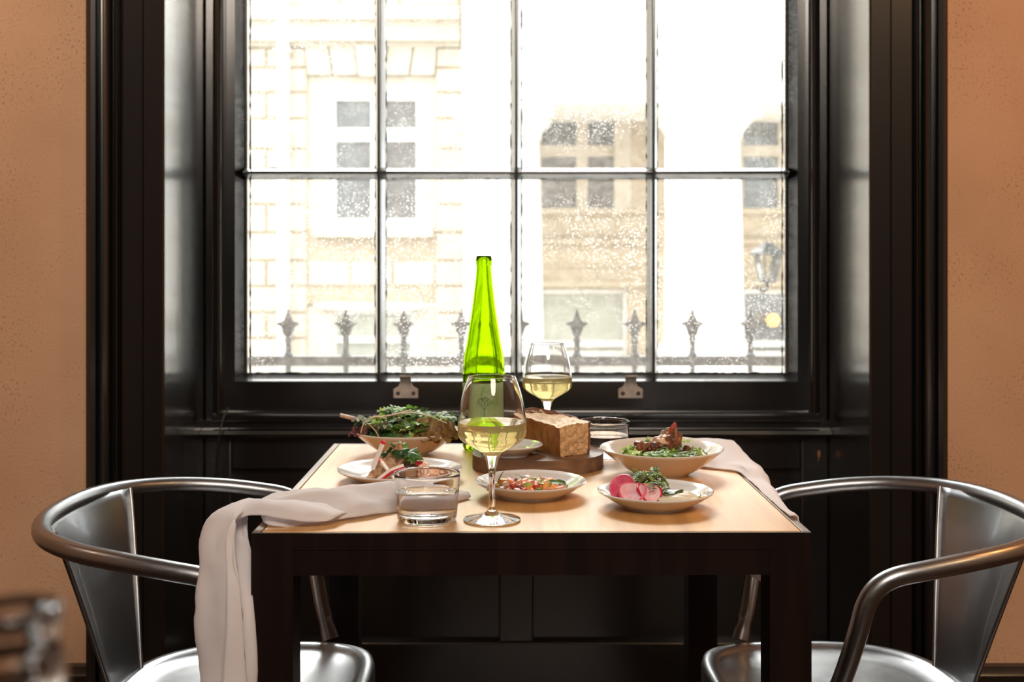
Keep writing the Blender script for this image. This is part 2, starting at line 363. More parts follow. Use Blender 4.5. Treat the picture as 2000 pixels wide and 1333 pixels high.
# ------------------------------------------------------------------ room shell
WX = 0.010; HW = 0.723; HF = 0.723                       # window centre line and half width of the recess
WALL, CAS, REV, SASH = 2.40, 2.36, 2.67, 2.70
H = 3.3
mb = MB().box(-2.6, WX - HF - 0.02, WALL, 2.81, 0, H + 0.7).box(WX + HF + 0.02, 2.6, WALL, 2.81, 0, H + 0.7)
mb.box(WX - HF - 0.02, WX + HF + 0.02, WALL, 2.81, 2.86, H + 0.7).box(WX - HF - 0.02, WX + HF + 0.02, 2.74, 2.81, 0, 0.70)
struct(mb.build('wall_back', M['plaster'], smooth=0))
struct(MB().box(-2.8, -2.6, -3.2, 2.98, 0, H).build('wall_left', M['plaster'], smooth=0))
struct(MB().box(2.6, 2.8, -3.2, 2.98, 0, H).build('wall_right', M['plaster'], smooth=0))
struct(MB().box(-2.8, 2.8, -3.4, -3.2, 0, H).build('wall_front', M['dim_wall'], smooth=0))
struct(MB().box(-2.8, 2.8, -3.4, 2.98, H, H + 0.25).build('ceiling', M['ceiling'], smooth=0))
fl = struct(MB().box(-2.8, 2.8, -3.4, 2.98, -0.2, -0.012).build('floor', M['floor'], smooth=0))
pl = MB().box(-0.069, 0.069, -3.0, 3.0, -0.012, 0.0)
pm = pl.mesh('floor_plank', 0); pm.materials.append(M['floor'])
for k in range(38):
    o = link('plank', pm, fl, loc=(-2.59 + k * 0.14, -0.2, 0))
# baseboards
def baseboard(name, x0, x1):
    p = [(WALL, 0), (WALL, 0.247), (WALL - 0.010, 0.243), (WALL - 0.013, 0.232), (WALL - 0.017, 0.226), (WALL - 0.017, 0.205), (WALL - 0.022, 0.198), (WALL - 0.022, 0)]
    struct(MB().prism(p, 'x', x0, x1).build(name, M['paint'], smooth=30))
baseboard('baseboard_left', -2.6, WX - 0.877); baseboard('baseboard_right', WX + 0.877, 2.6)
# moulded casings left and right of the recess
def casing(name, s):
    ix, ox = HF, 0.877
    w_ = ox - ix
    P = [(ix, CAS + 0.006), (ix, CAS + 0.004), (ix + 0.0036, CAS), (ix + 0.0414, CAS), (ix + 0.0432, CAS + 0.003), (ix + 0.0450, CAS), (ix + 0.0828, CAS), (ix + 0.0846, CAS + 0.012),
         (ix + 0.0900, CAS + 0.012), (ix + 0.0936, CAS + 0.004), (ix + 0.0981, CAS - 0.002), (ix + 0.1026, CAS + 0.004), (ix + 0.1044, CAS + 0.014), (ix + 0.1089, CAS + 0.014), (ix + 0.1116, CAS - 0.002), (ix + 0.1179, CAS - 0.010),
         (ix + 0.1242, CAS - 0.012), (ix + 0.1278, CAS - 0.004), (ix + 0.1314, CAS - 0.004), (ix + 0.1341, CAS - 0.018), (ix + 0.1422, CAS - 0.022), (ox - 0.001, CAS - 0.018), (ox, CAS - 0.005), (ox, WALL), (ix + 0.0180, WALL), (ix + 0.0180, CAS + 0.006)]
    P = [(WX + s * a, b) for a, b in P]
    if s < 0: P = P[::-1]
    struct(MB().prism(P, 'z', 0, 2.98).build(name, M['paint'], smooth=40, recalc=True))
casing('trim_1', -1); casing('trim_2', 1)
struct(MB().box(WX - 0.876, WX + 0.876, CAS - 0.01, WALL, 2.82, 2.99).build('trim_3', M['paint'], smooth=0, bevel=0.006))

# ------------------------------------------------------------------ window
win = struct(node('window_1', loc=(WX, SASH, 0.70)))
def wpart(name, mb, mat=None, smooth=40, bevel=0.0, parent=None):
    o = mb.build(name, mat or M['paint'], None, smooth, bevel, recalc=True); o.parent = parent or win
    if not parent: o.matrix_parent_inverse = Matrix.Translation((WX, SASH, 0.70)).inverted()
    return o
ZT = 2.80
for s in (-1, 1):
    q = [(HF, CAS + 0.006), (HW, 2.81), (HF + 0.0195, 2.81), (HF + 0.0195, CAS + 0.006)]
    q = [(WX + s * x, y) for x, y in q]
    wpart('reveal_panel', MB().prism(q, 'z', 0.0, ZT), bevel=0.002)
    a, b = sorted((WX + s * 0.700, WX + s * HW))
    wpart('box_frame', MB().box(a, b, REV, 2.81, 0.705, ZT), bevel=0.004)
    # staff bead with rounded face
    q = [(0.684, 2.71), (0.684, 2.675), (0.686, 2.668), (0.690, 2.665), (0.697, 2.666), (0.702, 2.669), (0.703, 2.71)]
    q = [(WX + s * x, y) for x, y in q]
    wpart('staff_bead', MB().prism(q if s > 0 else q[::-1], 'z', 0.72, ZT))
wpart('window_head', MB().box(WX - HW, WX + HW, CAS + 0.02, 2.81, ZT, ZT + 0.05))
wpart('bottom_bead', MB().prism([(2.72, 0.712), (2.652, 0.712), (2.646, 0.720), (2.646, 0.728), (2.654, 0.734), (2.72, 0.734)], 'x', WX - 0.70, WX + 0.70))
wpart('sill', MB().prism([(2.85, 0.665), (2.66, 0.69), (2.66, 0.716), (2.85, 0.712)], 'x', WX - HW, WX + HW))
wpart('window_board', MB().prism([(2.72, 0.676), (2.644, 0.676), (2.634, 0.680), (2.630, 0.688), (2.634, 0.696), (2.644, 0.699), (2.72, 0.699)], 'x', WX - HW + 0.001, WX + HW - 0.001))
# panelled apron below the board
wpart('apron_panel', MB().box(WX - HW, WX + HW, 2.69, 2.74, 0.0, 0.68))
for x0, x1, z0, z1 in [(-HW, -0.66, 0, 0.678), (0.66, HW, 0, 0.678), (-0.66, 0.66, 0.60, 0.678), (-0.66, 0.66, 0, 0.20), (-0.04, 0.04, 0.2, 0.60)]:
    wpart('apron_rail', MB().box(WX + x0, WX + x1, 2.668, 2.692, z0, z1), bevel=0.004)
# sashes: stiles, rails, glazing bars, panes
GX = [WX - 0.645, WX - 0.3225, WX, WX + 0.3225, WX + 0.645]
def bar_prof(w2, n2, d0, d1):      # half width at glass, half width at nose, y of glass, y of nose
    return [(-w2, d0 + 0.010), (-w2, d0), (-n2 - 0.0015, d1 + 0.005), (-n2, d1 + 0.001), (0, d1), (n2, d1 + 0.001), (n2 + 0.0015, d1 + 0.005), (w2, d0), (w2, d0 + 0.010)]
def sash(zb, zt, zmid, y, lift):
    for s in (-1, 1):
        q = [(0.684, y - 0.002), (0.684, y + 0.048), (0.640, y + 0.048), (0.640, y + 0.040), (0.6455, y + 0.038), (0.6570, y + 0.004), (0.6590, y - 0.002)]
        q = [(WX + s * a, b) for a, b in q]
        wpart('stile', MB().prism(q, 'z', zb, zt))
    wpart('bottom_rail', MB().prism([(y - 0.003, zb), (y + 0.048, zb), (y + 0.048, zb + 0.083), (y + 0.040, zb + 0.083), (y + 0.038, zb + 0.080), (y + 0.004, zb + 0.070), (y - 0.003, zb + 0.067)], 'x', WX - 0.662, WX + 0.662))
    wpart('top_rail', MB().prism([(y - 0.003, zt), (y + 0.048, zt), (y + 0.048, zt - 0.042), (y + 0.040, zt - 0.042), (y + 0.038, zt - 0.038), (y - 0.003, zt - 0.029)], 'x', WX - 0.662, WX + 0.662))
    for k in (1, 2, 3):
        q = [(GX[k] + a, b) for a, b in bar_prof(0.0135, 0.0030, y + 0.038, y)]
        wpart('glazing_bar', MB().prism(q, 'z', zb + 0.07, zt - 0.03))
    for k in range(4):
        q = [(b, zmid + a) for a, b in bar_prof(0.0135, 0.0030, y + 0.038, y + 0.001)]
        wpart('glazing_bar', MB().prism(q, 'x', GX[k] + 0.004, GX[k+1] - 0.004))
        for z0, z1 in ((zb + 0.07, zmid), (zmid, zt - 0.03)):
            wpart('pane', MB().box(GX[k] + 0.002, GX[k+1] - 0.002, y + 0.0405, y + 0.0435, z0 + 0.003, z1 - 0.003), M['pane'], smooth=0)
            # ragged putty line round each pane, indoors
            rng = random.Random(int(k * 100 + z0 * 37)); pm_ = MB()
            for (ax, az, bx_, bz) in ((GX[k] + 0.0125, z0 + 0.013, GX[k] + 0.0125, z1 - 0.013), (GX[k+1] - 0.0125, z0 + 0.013, GX[k+1] - 0.0125, z1 - 0.013), (GX[k] + 0.0125, z0 + 0.012, GX[k+1] - 0.0125, z0 + 0.012), (GX[k] + 0.0125, z1 - 0.012, GX[k+1] - 0.0125, z1 - 0.012)):
                n = 34; pts = []; rad = []
                for i in range(n + 1):
                    t = i / n; pts.append((ax + (bx_ - ax) * t + rng.uniform(-.0006, .0006), y + 0.040, az + (bz - az) * t + rng.uniform(-.0006, .0006))); rad.append(rng.choice((0.0008, 0.0013, 0.0022, 0.0026)))
                pm_.tube(pts, rad, 5)
            wpart('putty_line', pm_)
    if lift:
        for lx in (px(793, 0, SASH).x, px(1231, 0, SASH).x):
            lo = wpart('sash_lift', MB().prism([(lx - 0.029, zb + 0.028), (lx + 0.029, zb + 0.028), (lx + 0.029, zb + 0.050), (lx + 0.017, zb + 0.056), (lx + 0.014, zb + 0.064), (lx - 0.014, zb + 0.064), (lx - 0.017, zb + 0.056), (lx - 0.029, zb + 0.050)], 'y', y - 0.008, y - 0.003), M['zinc'], bevel=0.0015)
            hook = MB().prism([(y - 0.008, zb + 0.056), (y - 0.010, zb + 0.075), (y - 0.018, zb + 0.082), (y - 0.026, zb + 0.084), (y - 0.026, zb + 0.080), (y - 0.020, zb + 0.078), (y - 0.014, zb + 0.072), (y - 0.004, zb + 0.056)], 'x', lx - 0.013, lx + 0.013).build('hook', M['zinc'], None, 60, recalc=True)
            hook.parent = lo
            for sx in (-0.018, 0.018):
                sw = MB().lathe([(0, 0.0012), (0.0035, 0.0008), (0.0048, 0), (0.0048, -0.002)], 14).build('screw', M['screw'], None, 60)
                sw.parent = lo; sw.location = (lx + sx, y - 0.0085, zb + 0.040); sw.rotation_euler = (R(90), 0, 0)
sash(0.735, 1.810, 1.2925, SASH, True)
sash(1.770, 2.795, 2.290, SASH + 0.053, False)
# thin black cable
c_pts = spline([px(447, 797, 2.64), px(437, 815, 2.635), px(430, 845, 2.62), px(425, 880, 2.622), px(422, 940, 2.63), px(420, 1010, 2.635), px(419, 1150, 2.645), px(418, 1300, 2.65)], 6)
tag(MB().tube(c_pts, 0.0022, 8).build('cable', M['cable'], smooth=60), 'thin black cable hanging from the lower corner of the sash over the window board', 'cable')

# ------------------------------------------------------------------ outside: street, building, railing, lantern
struct(MB().box(-14, 14, 2.98, 30, -0.35, -0.15).build('street', M['street'], smooth=0))
struct(MB().box(-14, 14, 2.98, 4.7, -0.15, -0.02).build('pavement', M['pave'], smooth=0))
struct(MB().box(-14, 14, 9.6, 30, -0.15, -0.02).build('pavement', M['pave'], smooth=0))

FY = 12.0
bld = thing('building', 'pale cream stone town building with a columned porch seen through the window panes', 'building', (0, FY, -0.02))
def bpart(name, mb, mat, smooth=0, parent=None, recalc=False):
    o = mb.build(name, mat, None, smooth, recalc=recalc); o.parent = parent or bld
    if not parent: o.matrix_parent_inverse = Matrix.Translation((0, FY, -0.02)).inverted()
    return o
def fx(p, Y=FY): return (p - 1000) * Y / FPX
def fz(p, Y=FY): return CZ - (p - HOR) * Y / FPX
# backing walls
b = MB().box(-7, fx(600), FY + 0.04, FY + 0.4, -0.02, 6.6).box(fx(850), fx(910), FY + 0.04, FY + 0.4, -0.02, 6.6)
b.box(fx(600), fx(850), FY + 0.04, FY + 0.4, -0.02, fz(720)).box(fx(600), fx(850), FY + 0.04, FY + 0.4, fz(595), fz(462)).box(fx(600), fx(850), FY + 0.04, FY + 0.4, fz(146), 6.6)
bpart('wall', b, M['joint'])
# ashlar blocks
rows = [fz(y) for y in (760, 712, 662, 612, 560, 510, 455, 400, 345, 291, 232, 181, 132, 92)]
rng = random.Random(4)
def blocks(x0, x1, z0, z1, n, off):
    g = 0.012; W = (x1 - x0) / n
    xs = [x0] + [x0 + W * (k + off) for k in range(0 if off > 0 else 1, n)] + [x1]
    for a, c in zip(xs, xs[1:]):
        if c - a > 0.08: bpart('stone_block', MB().stone(a + g, c - g, FY + rng.uniform(-.003, .003), FY + 0.06, z0 + g, z1 - g, 0.018), M['stone'])
for i, (z0, z1) in enumerate(zip(rows, rows[1:])):
    blocks(fx(200), fx(600), z0, z1, 5, 0.5 * (i % 2))
    blocks(fx(850), fx(908), z0, z1, 1, 0)
    if z1 <= fz(462) + 0.01 and z0 >= fz(600): blocks(fx(600), fx(850), z0, z1, 3, 0.5 * (i % 2))
# voussoirs over the upper window
tops = [596, 642, 694, 757, 808, 854]; bots = [600, 650, 700, 750, 800, 850]
for k in range(5):
    up, key = 0.0, (k == 2)
    q = [(fx(bots[k]) + 0.012, fz(150 if key else 146)), (fx(bots[k+1]) - 0.012, fz(150 if key else 146)), (fx(tops[k+1]) - 0.012, fz(92)), (fx(tops[k]) + 0.012, fz(92))]
    bpart('keystone' if key else 'voussoir', MB().prism(q, 'y', FY - (0.09 if key else 0.03), FY + 0.06), M['stone'], recalc=True)
# cornice bands and upper wall
for (y0, y1, d) in ((92, 84, 0.05), (84, 76, 0.16), (76, 44, 0.10), (44, 38, 0.2), (38, 20, 0.13), (20, 12, 0.05)):
    bpart('cornice_band', MB().box(fx(150), fx(898), FY - d, FY + 0.06, fz(y0), fz(y1)), M['stone'])
for k in range(6):
    z0 = fz(12) + k * 0.42
    for j in range(6): bpart('stone_block', MB().stone(fx(200) + j * 0.62 + 0.012, fx(200) + (j + 1) * 0.62 - 0.012, FY, FY + 0.06, z0 + 0.012, z0 + 0.408, 0.018), M['stone'])
# far windows: frame with its panes
def far_window(x0, x1, y0, y1, Y, cols, rws, fr=10, gmat='far_glass', fmat='white_frame', mul=10, depth=0.12):
    f = MB(); X0, X1, Z0, Z1 = fx(x0, Y), fx(x1, Y), fz(y1, Y), fz(y0, Y); t = fr * Y / FPX; u = mul * Y / FPX
    f.box(X0, X0 + t, Y, Y + depth, Z0, Z1).box(X1 - t, X1, Y, Y + depth, Z0, Z1).box(X0 + t, X1 - t, Y, Y + depth, Z0, Z0 + t).box(X0 + t, X1 - t, Y, Y + depth, Z1 - t, Z1)
    cx = [X0 + t] + [fx(c, Y) for c in cols] + [X1 - t]; rz = [Z0 + t] + [fz(c, Y) for c in rws][::-1] + [Z1 - t]
    for c in cx[1:-1]: f.box(c - u / 2, c + u / 2, Y + 0.01, Y + depth, Z0 + t, Z1 - t)
    for c in rz[1:-1]: f.box(X0 + t, X1 - t, Y + 0.005, Y + depth, c - u / 2, c + u / 2)
    fo = bpart('window', f, M[fmat])
    for a, c in zip(cx, cx[1:]):
        for e, g in zip(rz, rz[1:]): bpart('pane', MB().box(a, c, Y + depth * 0.7, Y + depth * 0.7 + 0.02, e, g), M[gmat], parent=fo)
    return fo
b = MB().box(fx(600), fx(640), FY + 0.06, FY + 0.3, fz(462), fz(146)).box(fx(828), fx(850), FY + 0.06, FY + 0.3, fz(462), fz(146)).box(fx(640), fx(828), FY + 0.06, FY + 0.3, fz(180), fz(146)).box(fx(600), fx(850), FY + 0.30, FY + 0.4, fz(462), fz(146))
bpart('architrave', b, M['stone'])
far_window(639, 829, 180, 443, FY + 0.10, [737], [263], 16, mul=26)
bpart('window_ledge', MB().box(fx(616), fx(846), FY - 0.10, FY + 0.2, fz(463), fz(442)), M['stone'])
b = MB().box(fx(625), fx(832), FY - 0.05, FY + 0.06, fz(604), fz(590)).box(fx(600), fx(648), FY + 0.05, FY + 0.3, fz(720), fz(600)).box(fx(810), fx(850), FY + 0.05, FY + 0.3, fz(720), fz(600))
bpart('architrave', b, M['stone'])
far_window(648, 810, 606, 720, FY + 0.12, [], [664], 8, 'blind', mul=12)
# downpipe with brackets
bpart('downpipe', MB().tube([(fx(557), FY - 0.11, -0.02), (fx(557), FY - 0.11, 6.4)], 0.062, 14), M['stone_w'], 60)
for y in (100, 292, 520, 640): bpart('pipe_bracket', MB().box(fx(541), fx(573), FY - 0.19, FY, fz(y + 9), fz(y)), M['stone'])
# porch: columns, entablature, bay walls behind them
BY = 12.6
def column(cx):
    Y = 11.6; r = 0.385; x = fx(cx, Y)
    o = bpart('column', MB().lathe([(r * 1.04, 0.25), (r * 1.03, 0.5), (r, 1.4), (r * 0.93, 2.28), (r * 0.92, 2.30)], 96, (x, Y, 0), mod=lambda a, z: 1 - 0.035 * abs(math.sin(a * 10)) ** 2), M['stone_w'], 60)
    bpart('capital', MB().lathe([(r * 0.94, 2.28), (r * 1.0, 2.30), (r * 1.0, 2.34), (r * 1.12, 2.40), (r * 1.22, 2.44), (r * 1.22, 2.47)], 48, (x, Y, 0)).box(x - r * 1.26, x + r * 1.26, Y - r * 1.26, Y + r * 1.26, 2.47, 2.595), M['stone_w'], 40, parent=o)
    bpart('column_base', MB().lathe([(r * 1.3, -0.02), (r * 1.3, 0.1), (r * 1.2, 0.14), (r * 1.16, 0.2), (r * 1.04, 0.26)], 48, (x, Y, 0)), M['stone_w'], 40, parent=o)
column(983); column(1374); column(1765)
bpart('entablature', MB().box(fx(903, 11.1), 7, 11.1, 13.0, 2.595, 3.5), M['stone_w'])
bpart('frieze_band', MB().box(fx(900, 11.1), 7, 11.02, 11.2, 3.0, 3.08), M['stone_w'])
bpart('upper_porch_wall', MB().box(fx(903, 11.2), 7, 11.2, 13.0, 3.5, 6.6), M['stone_w'])
bpart('pilaster', MB().box(fx(905), fx(960), FY - 0.05, 13.0, -0.02, 2.595), M['stone_w'])
def bay(x0, x1, wx0, wx1, cols, lower):
    b = MB()
    b.box(fx(x0, BY), fx(wx0, BY), BY, BY + 0.4, -0.02, 2.6).box(fx(wx1, BY), fx(x1, BY), BY, BY + 0.4, -0.02, 2.6)
    b.box(fx(wx0, BY), fx(wx1, BY), BY, BY + 0.4, fz(566, BY), fz(412, BY)).box(fx(wx0, BY), fx(wx1, BY), BY, BY + 0.4, fz(216, BY), 2.6).box(fx(wx0, BY), fx(wx1, BY), BY, BY + 0.4, -0.02, fz(695, BY))
    bpart('bay_wall', b, M['stone_y_shade'])
    for (y0, y1, d) in ((418, 410, 0.12), (460, 455, 0.03), (476, 470, 0.10), (522, 518, 0.03), (560, 550, 0.13)):
        bpart('string_course', MB().box(fx(x0, BY), fx(x1, BY), BY - d, BY + 0.02, fz(y0, BY), fz(y1, BY)), M['stone_y_shade'])
    far_window(wx0, wx1, 216, 412, BY + 0.08, cols, [295], 6, mul=22, fmat='stone')
    far_window(wx0, wx1, 566, 695, BY + 0.08, [], [672], 8, 'blind' if lower else 'far_glass', mul=12)
bay(1040, 1300, 1052, 1226, [1137], True)
bay(1430, 1680, 1446, 1622, [1532], False)
bpart('panel', MB().box(fx(1200, BY), fx(1232, BY), BY - 0.02, BY + 0.15, fz(412, BY), fz(222, BY)), M['stone'])
# glowing lamp behind the far right pane
lmp = thing('wall_lamp', 'small round glowing warm lamp in the far right porch window', 'lamp', (fx(1512, 12.45), 12.5, fz(640, 12.45)))
MB().lathe([(0, -0.075), (0.045, -0.06), (0.075, 0), (0.045, 0.06), (0, 0.075)], 20).build('bulb', M['bulb'], lmp, 60, loc=(0, 0, 0.075))
MB().box(-0.03, 0.03, -0.02, 0.20, -0.10, -0.02).build('lamp_holder', M['iron'], lmp, 0, loc=(0, 0, 0.075))
# street lantern on a bracket post
LY = 12.0; lx, lz = fx(1500, LY), fz(552, LY)
lan = thing('street_lantern', 'tapered glazed street lantern with a pointed grey roof on a wall bracket by the porch', 'lantern', (lx, LY, 0.0))
MB().tube([(0, 0, lz + 0.01), (0, 0.03, lz - 0.05), (0, 0.2, lz - 0.10), (0, 0.585, lz - 0.06)], 0.022, 10).build('bracket', M['iron'], lan, 50)
hh = fz(500, LY) - lz + 0.02
def sq(r0, z0, r1, z1, mb):
    n = 6
    return mb.lathe([(r0, z0), (r1, z1)], n)
MB().lathe([(0, lz), (0.085, lz), (0.096, lz + 0.02), (0.0, lz + 0.03)], 6).build('lantern_base', M['iron'], lan, 0)
MB().lathe([(0.085, lz + 0.02), (0.142, lz + hh)], 6).build('lantern_glass', M['lantern_glass'], lan, 0)
fr = MB()
for k in range(6):
    a = 2 * math.pi * k / 6
    fr.tube([(0.087 * math.cos(a), 0.087 * math.sin(a), lz + 0.02), (0.144 * math.cos(a), 0.144 * math.sin(a), lz + hh)], 0.010, 6)
fr.build('lantern_frame', M['iron'], lan, 40)
tp = fz(470, LY)
MB().lathe([(0, lz + hh - 0.01), (0.187, lz + hh - 0.01), (0.193, lz + hh + 0.01), (0.12, lz + hh + 0.065), (0.05, lz + hh + 0.12), (0.022, tp - 0.05), (0.028, tp - 0.03), (0.0, tp)], 6).build('lantern_roof', M['iron'], lan, 0)

# railing with spear heads just outside
RY = 4.2
rl = thing('railing', 'grey iron area railing with spear heads just outside the window', 'railing', (0, RY, -0.02))
rz = fz(705, RY)
MB().box(-2.4, 2.4, -0.012, 0.012, rz - 0.018 + 0.02, rz + 0.018 + 0.02).build('top_rail', M['iron'], rl, 0, bevel=0.004)
MB().box(-2.4, 2.4, -0.012, 0.012, 0.14, 0.17).build('bottom_rail', M['iron'], rl, 0, bevel=0.004)
zz = rz + 0.02
sp = MB().tube([(0, 0, 0), (0, 0, zz + 0.06)], 0.0095, 8)
s0 = zz + 0.018
sp.lathe([(0.011, s0), (0.019, s0 + 0.004), (0.011, s0 + 0.012), (0.0095, s0 + 0.045), (0.014, s0 + 0.056), (0.012, s0 + 0.062), (0.0105, s0 + 0.075), (0.021, s0 + 0.10)], 10)
# flat spear blade with two side barbs
hp = [(0, 0.172), (0.010, 0.142), (0.016, 0.128), (0.038, 0.120), (0.041, 0.116), (0.034, 0.111), (0.024, 0.106), (0.021, 0.098), (0.014, 0.075)]
poly = [(x, s0 + z) for x, z in hp] + [(-x, s0 + z) for x, z in hp[:0:-1]]
sp.prism(poly, 'y', -0.009, 0.009)
sm = sp.mesh('spear_bar', 40); sm.materials.append(M['iron'])
for k in range(-9, 11):
    link('spear_bar', sm, rl, loc=((fx(563, RY) + 0.2105 * (k)) + 0.0, 0, 0))

# ------------------------------------------------------------------ dining table
TC = (0.0225, 1.777); TW, TD, TZ = 0.697, 0.690, 0.75
tb = thing('dining_table', 'square dining table with pale wood top, dark apron and dark square legs', 'table', (TC[0], TC[1], 0), (0, 0, R(0.35)))
hw, hd = TW / 2, TD / 2; e = 0.011
MB().box(-hw + e + .0015, hw - e - .0015, -hd + 0.004, hd - e - .0015, TZ - 0.022, TZ).build('tabletop', M['maple'], tb, 0, bevel=0.0012)
for n_, bx_ in (('edge_strip', (-hw, -hw + e, -hd + 0.0042, hd)), ('edge_strip', (hw - e, hw, -hd + 0.0042, hd)), ('edge_strip', (-hw + e, hw - e, hd - e, hd))):
    MB().box(*bx_, TZ - 0.022, TZ - 0.0005).build(n_, M['wornedge'], tb, 0, bevel=0.0015)
MB().box(-hw + 0.0005, hw - 0.0005, -hd, -hd + 0.004, TZ - 0.022, TZ - 0.001).build('front_edge', M['darkwood'], tb, 0)
lw = 0.052
for sx in (-1, 1):
    for sy in (-1, 1):
        x0, x1 = sorted((sx * hw, sx * (hw - lw))); y0, y1 = sorted((sy * hd, sy * (hd - lw)))
        MB().box(x0, x1, y0, y1, 0, TZ - 0.022).build('leg', M['darkwood'], tb, 0)
for sy in (-1, 1):
    y0, y1 = sorted((sy * (hd - 0.001), sy * (hd - 0.024))); MB().box(-hw + lw, hw - lw, y0, y1, TZ - 0.054, TZ - 0.022).build('apron', M['darkwood'], tb, 0)
for sx in (-1, 1):
    x0, x1 = sorted((sx * (hw - 0.001), sx * (hw - 0.024))); MB().box(x0, x1, -hd + lw, hd - lw, TZ - 0.054, TZ - 0.022).build('apron', M['darkwood'], tb, 0)

# ------------------------------------------------------------------ steel armchairs
def make_chair(label):
    t = thing('metal_armchair', label, 'chair')
    half = [(-0.272, 0, 0.715), (-0.268, 0.06, 0.715), (-0.254, 0.12, 0.714), (-0.222, 0.18, 0.711), (-0.165, 0.226, 0.706), (-0.095, 0.250, 0.699), (-0.03, 0.259, 0.690), (0.012, 0.260, 0.682), (0.036, 0.259, 0.668), (0.050, 0.257, 0.645), (0.058, 0.252, 0.610), (0.070, 0.238, 0.555), (0.084, 0.219, 0.500), (0.090, 0.213, 0.482)]
    pts = [(x, -y, z) for x, y, z in half[:0:-1]] + half
    MB().tube(spline(pts, 6), 0.0128, 18).build('arm_rail', M['steel'], t, 60)
    for s in (-1, 1):   # flattened feet of the arm tubes
        q = [(0.0895, s * 0.2135, 0.484), (0.092, s * 0.211, 0.474), (0.096, s * 0.207, 0.462), (0.100, s * 0.203, 0.450)]
        MB().tube(q, [0.0130, 0.0120, 0.0140, 0.0150], 16, flat=[1, 0.97, 0.9, 0.85]).build('arm_foot', M['steel'], t, 60)
    # back splat: curved sheet under the rail, narrowing to the seat
    def splat(u, v):
        a = v * 2 - 1; hwid = 0.155 + (0.062 - 0.155) * u; y = a * hwid
        xt = -0.272 + 0.92 * (a * 0.155) ** 2 / 0.43; xb = -0.178 + 0.9 * (a * 0.062) ** 2 / 0.6
        return (xt + (xb - xt) * (u ** 0.9), y, 0.714 + (0.447 - 0.714) * u)
    o = MB().grid(splat, 18, 16).build('backrest', M['steel'], t, 180)
    md = o.modifiers.new('sheet', 'SOLIDIFY'); md.thickness = 0.0022; md.offset = 0
    for s in (0, 1):    # rolled edges of the sheet
        MB().tube([splat(u / 12, s) for u in range(13)], 0.0035, 8).build('rolled_edge', M['steel'], t, 60)
    # pressed seat pan
    def outline(a, k):
        c, s_ = math.cos(a), math.sin(a); n = 4.2
        r = (abs(c) ** n + abs(s_) ** n) ** (-1 / n)
        x = 0.19 * r * c; y = (0.195 if x > 0 else 0.195 - 0.16 * (x / 0.19) ** 2 * 0.35) * r * s_
        return x * k, y * k
    mbs = MB(); rings = [(0, 0.437), (0.35, 0.438), (0.70, 0.441), (0.84, 0.444), (0.875, 0.4475), (0.90, 0.4515), (0.955, 0.452), (0.985, 0.449), (1.0, 0.440), (1.0, 0.415), (0.985, 0.410), (0.975, 0.414), (0.97, 0.43), (0.86, 0.436), (0, 0.432)]
    S = 80; idx = []
    for k, z in rings:
        if k == 0: mbs.v.append((0, 0, z)); idx.append([len(mbs.v) - 1]); continue
        ring = []
        for j in range(S):
            x, y = outline(2 * math.pi * j / S, k); mbs.v.append((x, y, z)); ring.append(len(mbs.v) - 1)
        idx.append(ring)
    for A, B in zip(idx, idx[1:]):
        for j in range(S):
            j2 = (j + 1) % S
            mbs.f.append((A[0], B[j], B[j2]) if len(A) == 1 else (A[j], B[0], A[j2]) if len(B) == 1 else (A[j], B[j], B[j2], A[j2]))
    seat = mbs.build('seat', M['steel'], t, 50, recalc=True)
    MB().lathe([(0.0, 0.4378), (0.006, 0.4378), (0.0065, 0.437)], 16).build('drain_hole', M['screw'], seat, 60, loc=(-0.01, -0.0, 0.0006))
    for sx, sy in ((1, 1), (1, -1), (-1, 1), (-1, -1)):
        top = Vector((0.135 if sx > 0 else -0.15, sy * (0.17 if sx > 0 else 0.145), 0.425)); bot = Vector((0.205 if sx > 0 else -0.24, sy * (0.225 if sx > 0 else 0.2), 0.0))
        pts_ = [top.lerp(bot, k / 6) for k in range(7)]
        MB().tube(pts_, [0.028, 0.027, 0.026, 0.024, 0.022, 0.019, 0.017], 10, flat=[0.6] * 7).build('leg', M['steel'], t, 50)
    MB().tube([(0.178, 0.19, 0.26), (0, 0.03, 0.27), (-0.19, -0.168, 0.26)], 0.009, 8, flat=[0.4] * 3).build('brace', M['steel'], t, 50)
    MB().tube([(0.178, -0.19, 0.28), (0, 0.0, 0.285), (-0.19, 0.168, 0.28)], 0.009, 8, flat=[0.4] * 3).build('brace', M['steel'], t, 50)
    return t
ch = make_chair('brushed steel armchair at the table end where the napkin hangs over its arm')
ch.location = (-0.405, 1.732, 0)
ch2 = dup_tree(ch, 'brushed steel armchair at the side of the table without a napkin before its arm', location=(0.492, 1.735, 0), rotation_euler=(0, 0, R(182.5)))
ch['group'] = ch2['group'] = 'steel armchairs at the table'

